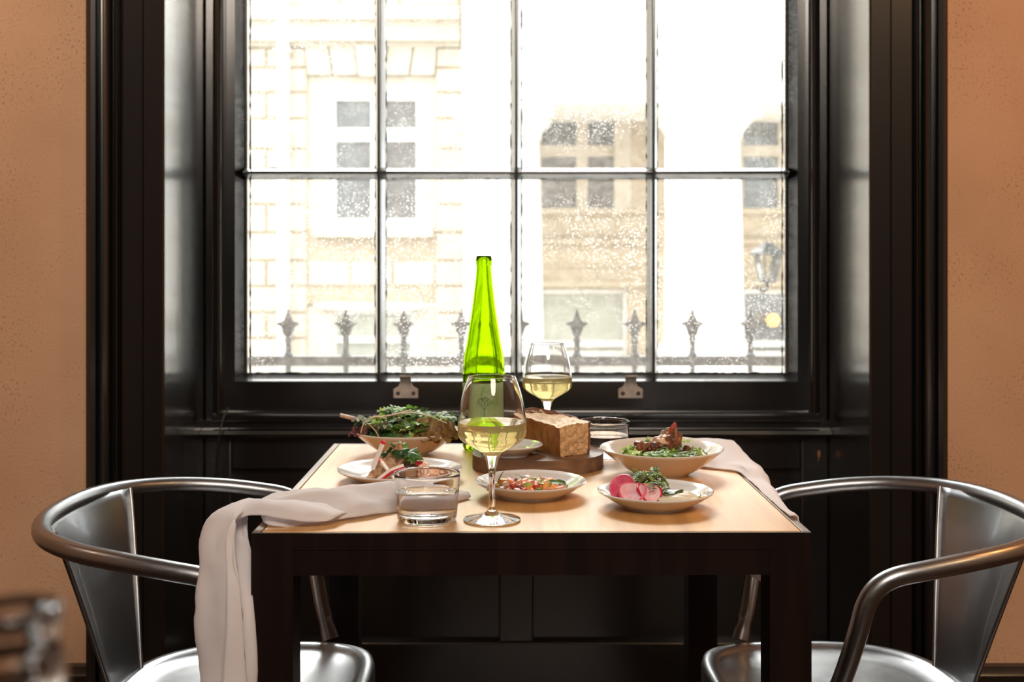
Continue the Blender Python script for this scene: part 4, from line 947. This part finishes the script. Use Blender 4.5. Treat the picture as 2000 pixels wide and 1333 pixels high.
for pts_, r_, mt in [([(-0.112, -0.03, 0.063), (-0.100, -0.03, 0.060), (-0.086, -0.028, 0.056), (-0.07, -0.02, 0.048)], 0.0034, 'stalk_p'),
                   ([(-0.075, -0.05, 0.030), (-0.068, -0.055, 0.052), (-0.050, -0.055, 0.064), (-0.03, -0.05, 0.060)], 0.0013, 'stalk'), ([(-0.06, -0.058, 0.052), (-0.048, -0.064, 0.042), (-0.040, -0.068, 0.030), (-0.030, -0.070, 0.022)], 0.0013, 'stalk_p'),
                   ([(-0.02, -0.04, 0.064), (0.01, -0.045, 0.069), (0.04, -0.045, 0.064), (0.072, -0.05, 0.052)], 0.0013, 'stalk'), ([(0.0, -0.062, 0.058), (0.01, -0.066, 0.048), (0.022, -0.068, 0.038)], 0.0016, 'stalk'), ([(-0.06, -0.05, 0.06), (-0.02, -0.05, 0.066), (0.01, -0.03, 0.072)], 0.0013, 'stalk_p')]:
    MB().tube(spline(pts_, 5), r_, 8).build('stalk', M[mt], sal, 60)
cm = MB().lathe([(0, -0.004), (0.003, -0.003), (0.0043, 0), (0.003, 0.003), (0, 0.0042)], 12).mesh('berry', 60); cm.materials.append(M['caper'])
for (x, z) in [(-0.048, 0.050), (-0.036, 0.045), (-0.030, 0.055), (-0.044, 0.041), (-0.026, 0.047), (-0.008, 0.060), (-0.038, 0.052)]:
    link('berry', cm, sal, loc=(x, -0.061 + 0.3 * (0.05 - z), z))

# --- salad in the right bowl
sg = thing('green_salad', 'frilly and feathery green leaves under the roasted chunks in the wide bowl', 'salad', (BR[0], BR[1], BR[2] + 0.009))
MB().lathe([(0, 0), (0.04, 0.002), (0.057, 0.014), (0.050, 0.022), (0.02, 0.027), (0, 0.028)], 24, mod=lambda a, z: 1 + 0.1 * math.sin(4 * a + 1)).build('leaf_bed', M['leaf'], sg, 180)
PRB = (0.0968, 0.041, 0.042, 1.25, 0.004)
scatter(sg, 80, 0.060, 0.032, ['frond_l', 'light', 'frond', 'frond', 'rocket', 'silver', 'light'], 0.009, PRB, 0.45, 0.8)
for (x, y, yaw) in [(-0.052, -0.03, 2.6), (-0.058, -0.01, 3.3), (-0.05, -0.04, 3.9), (0.045, -0.035, -0.5), (0.055, -0.03, 0.2)]:
    put('leaf', rng.choice(LM['light']), sg, (x * 0.75, y, 0.030), yaw, -0.25, rng.uniform(-.5, .5), 0.62)
for (x, y, yaw, s) in [(-0.035, -0.052, 0.1, 0.95), (-0.02, -0.054, 0.25, 0.9), (0.0, -0.05, -0.2, 0.9), (-0.01, -0.045, 0.5, 0.9), (-0.045, -0.045, -0.1, 0.8)]:
    put('leaf', LM['frond'][0], sg, (x, y, 0.027), yaw, -0.05, 0.3, s)
def chunk_mesh(name, sx, sy, sz, mat, seed, n=2, rough=0.22):
    bm = bmesh.new(); bmesh.ops.create_icosphere(bm, subdivisions=n + 2, radius=1); rg = random.Random(seed)
    ph = [rg.uniform(0, 6) for _ in range(6)]
    for v in bm.verts:
        d = v.co.copy(); f = 1 + rough * (math.sin(3 * d.x + ph[0]) * math.sin(3.5 * d.y + ph[1]) + 0.6 * math.sin(6 * d.z + ph[2]) * math.sin(5 * d.x + ph[3])) + 0.3 * rough * math.sin(11 * d.y + ph[4]) * math.sin(9 * d.z + ph[5])
        f += rough * (0.9 * nz.noise(d * 2.2 + Vector((seed, 0, 0))) + 0.45 * nz.noise(d * 5 + Vector((0, seed, 0))) + 0.25 * nz.noise(d * 11))
        v.co = Vector((d.x * sx * f, d.y * sy * f, d.z * sz * f))
    m = bpy.data.meshes.new(name); bm.to_mesh(m); bm.free(); m.polygons.foreach_set('use_smooth', [True] * len(m.polygons)); m.materials.append(mat); return m
def food(name, mesh, label, cat, p, rot=(0, 0, 0), group=None):
    return tag(link(name, mesh, None, loc=p, rot=rot), label, cat, group)
def at(base, x, y, z): return (base[0] + x, base[1] + y, base[2] + z)
RC = [('dark brown roasted chunk lying at the frilly green side of the right bowl', -0.034, -0.020, 0.043, 0.015, 0.012, 0.013, 'roast', 1), ('reddish brown glossy roasted chunk beside the dark one in the right bowl', -0.016, -0.024, 0.044, 0.010, 0.010, 0.010, 'roast', 2),
      ('tan roasted slice near the top of the right salad heap', 0.000, -0.008, 0.052, 0.017, 0.012, 0.010, 'roast_l', 3), ('largest dark roasted chunk crowning the salad in the right bowl', 0.018, -0.012, 0.053, 0.014, 0.012, 0.017, 'roast', 4),
      ('tan roasted crumbly chunk behind the crowning one in the right bowl', 0.012, 0.006, 0.058, 0.014, 0.010, 0.012, 'roast_l', 5), ('small brown roasted chunk low at the far side of the right salad', 0.036, -0.026, 0.037, 0.012, 0.010, 0.010, 'roast', 6)]
for lb, x, y, z, sx, sy, sz, mt, sd in RC:
    food('roasted_chunk', chunk_mesh('roasted_chunk', sx, sy, sz, M[mt], sd), lb, 'roast', at(BR, x, y, z), (0, 0, sd), 'roasted chunks in the right bowl')
food('roasted_pepper', chunk_mesh('roasted_pepper', 0.006, 0.004, 0.010, M['red'], 9), 'small red roasted pepper piece at the very top of the right salad', 'pepper', at(BR, 0.017, -0.010, 0.072), (0, 0.4, 0))

# --- toast, fish, radish on the left plate
def px_on(x, y, Y): return px(x, y, Y)
PZ = TZ + 0.0065
o = MB().prism([(-0.032, 0.0), (0.010, 0.0), (0.026, 0.036), (0.018, 0.056), (0.004, 0.054), (-0.014, 0.032)], 'y', -0.006, 0.006).build('toast_slice', M['toast'], None, 30, bevel=0.002, loc=at(PLt, -0.016, -0.038, 0.008), rot=(R(-16), 0, R(-14)), recalc=True)
tag(o, 'browned slice of toast leaning up on the left plate', 'toast')
o = MB().prism([(-0.020, 0.0), (0.018, 0.0), (0.024, 0.018), (0.016, 0.034), (-0.002, 0.038), (-0.016, 0.028)], 'y', -0.007, 0.007).build('charred_fish', M['fish'], None, 30, bevel=0.0025, loc=at(PLt, 0.008, -0.028, 0.008), rot=(R(-10), 0, R(8)), recalc=True)
tag(o, 'dark charred fish fillet standing behind the toast under the coriander', 'fish')
def stick(label, p0, p1, w_, tips=True):
    t = thing('radish_stick', label, 'radish', p0); d = Vector(p1) - Vector(p0)
    MB().tube([(0, 0, 0), tuple(d * 0.5 + Vector((0, 0, 0.0006))), tuple(d)], w_, 4, flat=[0.7] * 3).build('flesh', M['radish_w'], t, 0)
    if tips: MB().tube([tuple(d * 0.93), tuple(d * 1.04)], w_ * 1.05, 4, flat=[0.72] * 2).build('skin_end', M['radish_r'], t, 0)
    return t
A = Vector(PLt)
stick('long white radish stick with a red tip standing up against the toast', A + Vector((-0.036, -0.054, 0.026)), A + Vector((-0.020, -0.050, 0.066)), 0.0034)
stick('white radish stick crossing downward in front of the toast', A + Vector((0.000, -0.064, 0.010)), A + Vector((-0.024, -0.055, 0.040)), 0.0030)
# curved red-edged slice
t = thing('radish_slice', 'long curved radish slice with red skin edge lying across the toast', 'radish', A + Vector((-0.032, -0.064, 0.007)))
arc = spline([(0, 0, 0), (0.012, -0.003, 0.010), (0.026, -0.003, 0.020), (0.044, 0.0, 0.026)], 5)
MB().tube([tuple(p) for p in arc], [0.0034] * len(arc), 8, flat=[0.6] * len(arc)).build('flesh', M['radish_w'], t, 60)
MB().tube([tuple(p + Vector((0.0014, -0.0022, -0.0022))) for p in arc], [0.0020] * len(arc), 6).build('skin', M['radish_r'], t, 60)
# coriander
cor = thing('coriander_sprig', 'dark green coriander sprig lying on top of the charred fish', 'herb', A + Vector((0.004, -0.034, 0.046)))
def fan_leaf(name, r, mat, seed):
    rg = random.Random(seed); mb = MB(); mb.v.append((0, 0, 0)); n = 26
    for k in range(n + 1):
        a = -2.1 + 4.2 * k / n; rr = r * (0.62 + 0.38 * abs(math.cos(3.0 * a * 0.75)) ** 0.6) * (1 + 0.10 * ((k % 3) - 1)); mb.v.append((rr * 0.55 * math.cos(a) , rr * 0.55 * math.sin(a), rr * 0.08)); 
    for k in range(n + 1):
        a = -2.1 + 4.2 * k / n; rr = r * (0.55 + 0.45 * abs(math.cos(3.0 * a * 0.75)) ** 0.6) * (1 + 0.14 * ((k % 3) - 1)); mb.v.append((rr * math.cos(a), rr * math.sin(a), -0.10 * r + 0.12 * r * math.sin(5 * a)))
    for k in range(n): mb.f.append((0, 1 + k, 2 + k)); mb.f.append((1 + k, n + 2 + k, n + 3 + k, 2 + k))
    m = mb.mesh(name, 180); m.materials.append(mat); return m
cf = [fan_leaf('leaf', 0.016, M['leaf_d'], 1), fan_leaf('leaf', 0.014, M['leaf'], 2)]
for (x, y, z, yaw, pt, ro, s, k) in [(-0.014, -0.004, 0.004, 3.4, 0.3, 0.6, 1.0, 0), (0.0, -0.008, 0.006, -1.7, 0.5, 0.2, 1.0, 0), (0.014, -0.006, 0.003, -0.6, 0.35, 0.3, 1.0, 0), (0.024, -0.003, -0.001, -0.2, 0.6, 0.2, 0.9, 1), (0.004, 0.004, 0.010, 1.0, -0.2, 0.7, 0.9, 1), (-0.006, 0.003, 0.010, 2.2, -0.1, 0.6, 0.8, 0), (0.018, -0.010, -0.004, -1.2, 0.7, 0.1, 0.8, 1)]:
    put('leaf', cf[k], cor, (x, y, z), yaw, pt, ro, s)
MB().tube([(-0.02, 0.002, 0.0), (0, 0, 0.005), (0.024, -0.002, 0.0)], 0.0010, 6).build('stem', M['stalk'], cor, 60)
FL = [('thick pale salmon flake heap beside the charred fish', 0.036, -0.020, 0.016, 0.016, 0.012, 0.013, 1), ('salmon flake lying outermost on the plate rim side near the wine glass', 0.068, -0.012, 0.013, 0.014, 0.008, 0.006, 2), ('flat salmon flake between the heap and the outermost flake', 0.052, -0.022, 0.012, 0.012, 0.009, 0.008, 3), ('low salmon flake at the front of the fish heap', 0.040, -0.040, 0.011, 0.013, 0.008, 0.006, 4)]
for lb, x, y, z, a_, b_, c_, sd in FL: food('salmon_flake', chunk_mesh('salmon_flake', a_, b_, c_, M['salmon'], sd + 30, rough=0.3), lb, 'fish', at(PLt, x, y, z), (0, 0.2, sd), 'salmon flakes on the left plate')
stick('short pale radish stick draped over the salmon flakes', A + Vector((0.040, -0.044, 0.012)), A + Vector((0.046, -0.030, 0.030)), 0.003, False)
food('onion_piece', chunk_mesh('onion_piece', 0.010, 0.005, 0.004, M['onion'], 44), 'dark red onion piece on the left plate behind the tumbler', 'onion', at(PLt, 0.046, -0.058, 0.0115), (0, 0, 0.3))
food('radish_skin_piece', chunk_mesh('radish_skin_piece', 0.008, 0.003, 0.003, M['radish_r'], 45), 'small red radish sliver on top of the salmon heap', 'radish', at(PLt, 0.030, -0.028, 0.031), (0, 0, 0.2))

# --- diced plate in the middle
def dice_mesh(name, s, mat, seed):
    bm = bmesh.new(); bmesh.ops.create_cube(bm, size=s); rg = random.Random(seed)
    for v in bm.verts: v.co += Vector((rg.uniform(-.2, .2), rg.uniform(-.2, .2), rg.uniform(-.2, .2))) * s
    bmesh.ops.bevel(bm, geom=bm.edges[:], offset=s * 0.14, segments=1, affect='EDGES')
    m = bpy.data.meshes.new(name); bm.to_mesh(m); bm.free(); m.materials.append(mat); m.polygons.foreach_set('use_smooth', [True] * len(m.polygons)); m.set_sharp_from_angle(angle=R(50)); return m
DM = {'tomato_dice': [dice_mesh('tomato_dice', 0.0075, M['red'], k) for k in range(2)], 'coral_dice': [dice_mesh('coral_dice', 0.0090, M['coral'], k + 3) for k in range(3)], 'orange_dice': [dice_mesh('orange_dice', 0.0105, M['orange'], k + 7) for k in range(2)],
      'pale_dice': [dice_mesh('pale_dice', 0.0080, M['pale_dice'], k + 10) for k in range(2)], 'onion_dice': [dice_mesh('onion_dice', 0.0062, M['onion'], k + 15) for k in range(2)], 'green_dice': [dice_mesh('green_dice', 0.0075, M['leaf_l'], 19)]}
LBL = {'tomato_dice': ('red tomato cube in the diced heap on the middle plate', 'tomato'), 'coral_dice': ('coral pink fish cube in the diced heap on the middle plate', 'fish'), 'orange_dice': ('orange cube in the diced heap on the middle plate', 'fruit'), 'pale_dice': ('pale cream cube in the diced heap on the middle plate', 'radish'), 'onion_dice': ('dark purple onion bit in the diced heap on the middle plate', 'onion'), 'green_dice': ('green cube in the diced heap on the middle plate', 'cucumber')}
kinds = ['coral_dice'] * 7 + ['tomato_dice'] * 4 + ['orange_dice'] * 2 + ['pale_dice'] * 3 + ['onion_dice'] * 3 + ['green_dice'] * 2
rng = random.Random(23)
placed = []
tries = 0
while len(placed) < 112 and tries < 4000:
    tries += 1
    a = rng.uniform(0, 6.283); r = math.sqrt(rng.random()); x = -0.004 + 0.052 * r * math.cos(a); y = -0.004 + 0.034 * r * math.sin(a)
    lay = 0 if len(placed) < 66 else 1
    if lay and r > 0.72: continue
    if any(l == lay and (x - a_) ** 2 + (y - b_) ** 2 < 0.0074 ** 2 for a_, b_, l in placed): continue
    sc_ = rng.uniform(0.85, 1.45); placed.append((x, y, lay)); kd = rng.choice(kinds)
    z = 0.0108 + 0.0065 * lay + rng.uniform(0, 0.0015) + 0.05 * max(0, abs(x) - 0.04) * 2
    lb = ('large ' if sc_ > 1.15 else 'small ') + LBL[kd][0].replace(' in the diced heap on the middle plate', '').replace(' pink', '').replace('dark ', '') + ' ' + ('on top of' if lay else 'low in') + ' the diced heap, ' + ('toward the bread board' if y > 0.006 else 'toward the table edge' if y < -0.014 else 'mid row') + (', stem side' if x < -0.022 else ', radish side' if x > 0.014 else ', centre')
    food(kd, rng.choice(DM[kd]), lb, LBL[kd][1], at(PM, x, y, z), (rng.uniform(-.4, .4), rng.uniform(-.4, .4), rng.uniform(0, 3)), kd.replace('_dice', '') + ' dice on the middle plate').scale = (sc_, sc_, sc_)
tag(MB().lathe([(0, 0.0072), (0.040, 0.0074), (0.054, 0.0078), (0.0545, 0.0072), (0, 0.0060)], 40, mod=lambda a, z: 1 + 0.05 * math.sin(3 * a)).build('dressing', M['sauce'], None, 60, loc=at(PM, 0.004, 0, 0)), 'pool of orange dressing under the diced heap on the middle plate', 'sauce')
hb = thing('herb_tip', 'upright feathery green herb tip at the stem side of the middle plate', 'herb', at(PM, -0.048, -0.008, 0.012))
lf = leaf_mesh('leaf', 0.022, 0.0032, 0, 0, 0.5, 0.05, M['leaf_l'], 8, 0.3, 3, 0.15)
for (yaw, pt, s) in [(0.2, -1.15, 1.25), (2.4, -0.5, 0.8), (-0.6, -0.35, 0.8), (-2.4, -0.4, 0.6), (-1.4, -0.55, 0.85), (0.9, -0.6, 0.85)]:
    put('leaf', lf, hb, (0, 0, 0), yaw, pt, 0, s)
o = link('herb_leaf', leaf_mesh('herb_leaf', 0.030, 0.0042, 0, 0, 0.6, 0.05, M['leaf_l'], 8, 0.2, 5, 0.1), None, loc=at(PM, 0.018, -0.030, 0.012), rot=(0.6, -0.75, 1.85)); tag(o, 'slim bright green leaf standing in the middle of the diced heap', 'herb')
o = link('herb_leaf', leaf_mesh('herb_leaf', 0.032, 0.0055, 0, 0, 0.8, 0.05, M['leaf'], 8, 0.2, 6, 0.1), None, loc=at(PM, 0.020, -0.012, 0.020), rot=(0.4, -0.02, 0.15)); tag(o, 'broad dark green leaf lying flat on the far end of the diced heap', 'herb')
o = link('herb_leaf', leaf_mesh('herb_leaf', 0.022, 0.0048, 0, 0, 0.8, 0.05, M['leaf_d'], 8, 0.2, 7, 0.1), None, loc=at(PM, 0.034, 0.0, 0.022), rot=(0.3, 0.25, -0.35)); tag(o, 'small dark leaf behind the broad flat leaf on the middle plate', 'herb')
o = link('herb_leaf', leaf_mesh('herb_leaf', 0.022, 0.0045, 0, 0, 0.8, 0.05, M['leaf_d'], 8, 0.2, 8, 0.1), None, loc=at(PM, 0.002, -0.036, 0.014), rot=(0.3, 0.05, -0.4)); tag(o, 'dark green leaf curled at the front of the diced heap', 'herb')

for k, (x, y, z, yaw, pt, nm, lb) in enumerate([(-0.022, -0.026, 0.016, 0.4, -0.1, 'leaf_l', 'small light leaf among the dice near the wine glass stem'), (-0.012, 0.006, 0.024, 2.2, -0.3, 'leaf_d', 'small dark leaf sticking up at the back of the diced heap'), (0.010, -0.016, 0.022, -0.9, -0.1, 'leaf_l', 'pale green leaf lying across the top centre of the diced heap'), (-0.034, 0.000, 0.018, 1.0, -0.2, 'leaf', 'mid green leaf behind the upright herb tip'), (0.040, -0.020, 0.016, 0.6, 0.1, 'leaf_d', 'tiny dark leaf at the dressing side of the diced heap')]):
    o = link('herb_leaf', leaf_mesh('herb_leaf', 0.017, 0.0042, 0, 0, 0.8, 0.05, M[nm], 8, 0.2, 50 + k, 0.1), None, loc=at(PM, x, y, z), rot=(0.3, pt, yaw)); tag(o, lb, 'herb')

# --- radish, cheese and herbs on the right plate
def slice_(label, r, tilt, yaw, p, mat, edge, fold=0.0, arc_=2 * math.pi):
    t = thing('radish_slice', label, 'radish', p, (tilt, 0, yaw)); mb = MB(); n = 40; th = 0.0011
    def z_(x): return fold * (x / r) ** 2 * r
    pts_ = []
    for rr in (0.0, 0.5, 0.92):
        pts_.append([(r * rr * math.cos(2 * math.pi * k / n), r * rr * math.sin(2 * math.pi * k / n)) for k in range(n)])
    for s in (th, -th):
        b0 = len(mb.v); mb.v.append((0, 0, s))
        for ring in pts_[1:]:
            for x, y in ring: mb.v.append((x, y, s + z_(x)))
        for k in range(n):
            k2 = (k + 1) % n; f1 = (b0, b0 + 1 + k, b0 + 1 + k2); f2 = (b0 + 1 + k, b0 + 1 + n + k, b0 + 1 + n + k2, b0 + 1 + k2)
            mb.f += [f1, f2] if s > 0 else [f1[::-1], f2[::-1]]
    mb.build('flesh', M[mat], t, 50)
    rim = [(r * 0.95 * math.cos(2 * math.pi * k / n), r * 0.95 * math.sin(2 * math.pi * k / n), z_(r * 0.95 * math.cos(2 * math.pi * k / n))) for k in range(n + 1)]
    MB().tube(rim, 0.0016, 6).build('skin', M[edge], t, 60)
    return t
slice_('deep pink round radish slice standing at the back of the right plate', 0.0185, R(62), R(-35), at(PR, -0.045, -0.002, 0.0265), 'radish', 'radish', 0.15)
slice_('pale pink radish slice folded at the front edge of the right plate', 0.0190, R(36), R(-14), at(PR, -0.034, -0.030, 0.0240), 'radish_p', 'radish', 0.5)
slice_('pale radish slice with a bright red rim beside the white cheese', 0.0175, R(38), R(22), at(PR, -0.013, -0.029, 0.0235), 'radish_p', 'radish_r', 0.4)
slice_('pink radish slice half hidden under the herb sprig', 0.0165, R(40), R(5), at(PR, -0.014, -0.006, 0.0245), 'radish_p', 'radish', 0.3)
o = link('soft_cheese', chunk_mesh('soft_cheese', 0.034, 0.026, 0.0105, M['cream'], 61, 3, 0.09), None, loc=at(PR, 0.024, -0.020, 0.0135)); tag(o, 'smooth white soft cheese spread on the right plate', 'cheese')
o = link('herb_oil', chunk_mesh('herb_oil', 0.015, 0.010, 0.002, M['herb_oil'], 62, 2, 0.35), None, loc=at(PR, 0.018, -0.022, 0.0242), rot=(R(6), 0, 0.2)); tag(o, 'dark green herb oil spooned on top of the white cheese', 'oil')
o = link('olive_oil', chunk_mesh('olive_oil', 0.016, 0.010, 0.0022, M['oil'], 63, 2, 0.3), None, loc=at(PR, 0.052, -0.016, 0.0165), rot=(0, R(-14), 0.2)); tag(o, 'small pool of golden olive oil at the plate edge past the white cheese', 'oil')
spg = thing('herb_sprig', 'tangled green herb sprigs heaped between radish and cheese on the right plate', 'herb', at(PR, -0.012, 0.002, 0.030))
sm1 = [frond_mesh('leaf', 0.036, 0.014, M['leaf'], 6, 1.3, k + 40, 0.0008) for k in range(2)] + [frond_mesh('leaf', 0.028, 0.010, M['leaf_l'], 6, 1.2, 43, 0.0008), frond_mesh('leaf', 0.024, 0.009, M['leaf_d'], 6, 1.2, 45, 0.0008)]
for k in range(58):
    a = rng.uniform(0, 6.28); put('leaf', rng.choice(sm1), spg, (rng.uniform(-.014, .022), rng.uniform(-.012, .010), rng.uniform(-.004, .016)), a, rng.uniform(-.5, .5), rng.uniform(-.8, .8), rng.uniform(.6, 1.0))
for k in range(5):
    MB().tube(spline([(-0.022 + 0.003 * k, -0.012, -0.006), (-0.008, -0.010, 0.006 + 0.002 * k), (0.006, -0.008, 0.010), (0.016 + 0.002 * k, -0.012, 0.0)], 4), 0.0007, 6).build('stem', M['stalk_p'], spg, 60)
# herb in the oil dish
od = thing('thyme_sprig', 'tiny thyme sprig floating in the oil dish', 'herb', at(OD, 0.022, -0.004, 0.0108))
for k in range(6): put('leaf', sm1[3], od, (0.002 * k - 0.006, 0.001 * (k % 3), 0), k * 1.1, 0.3, 0.2, 0.5)
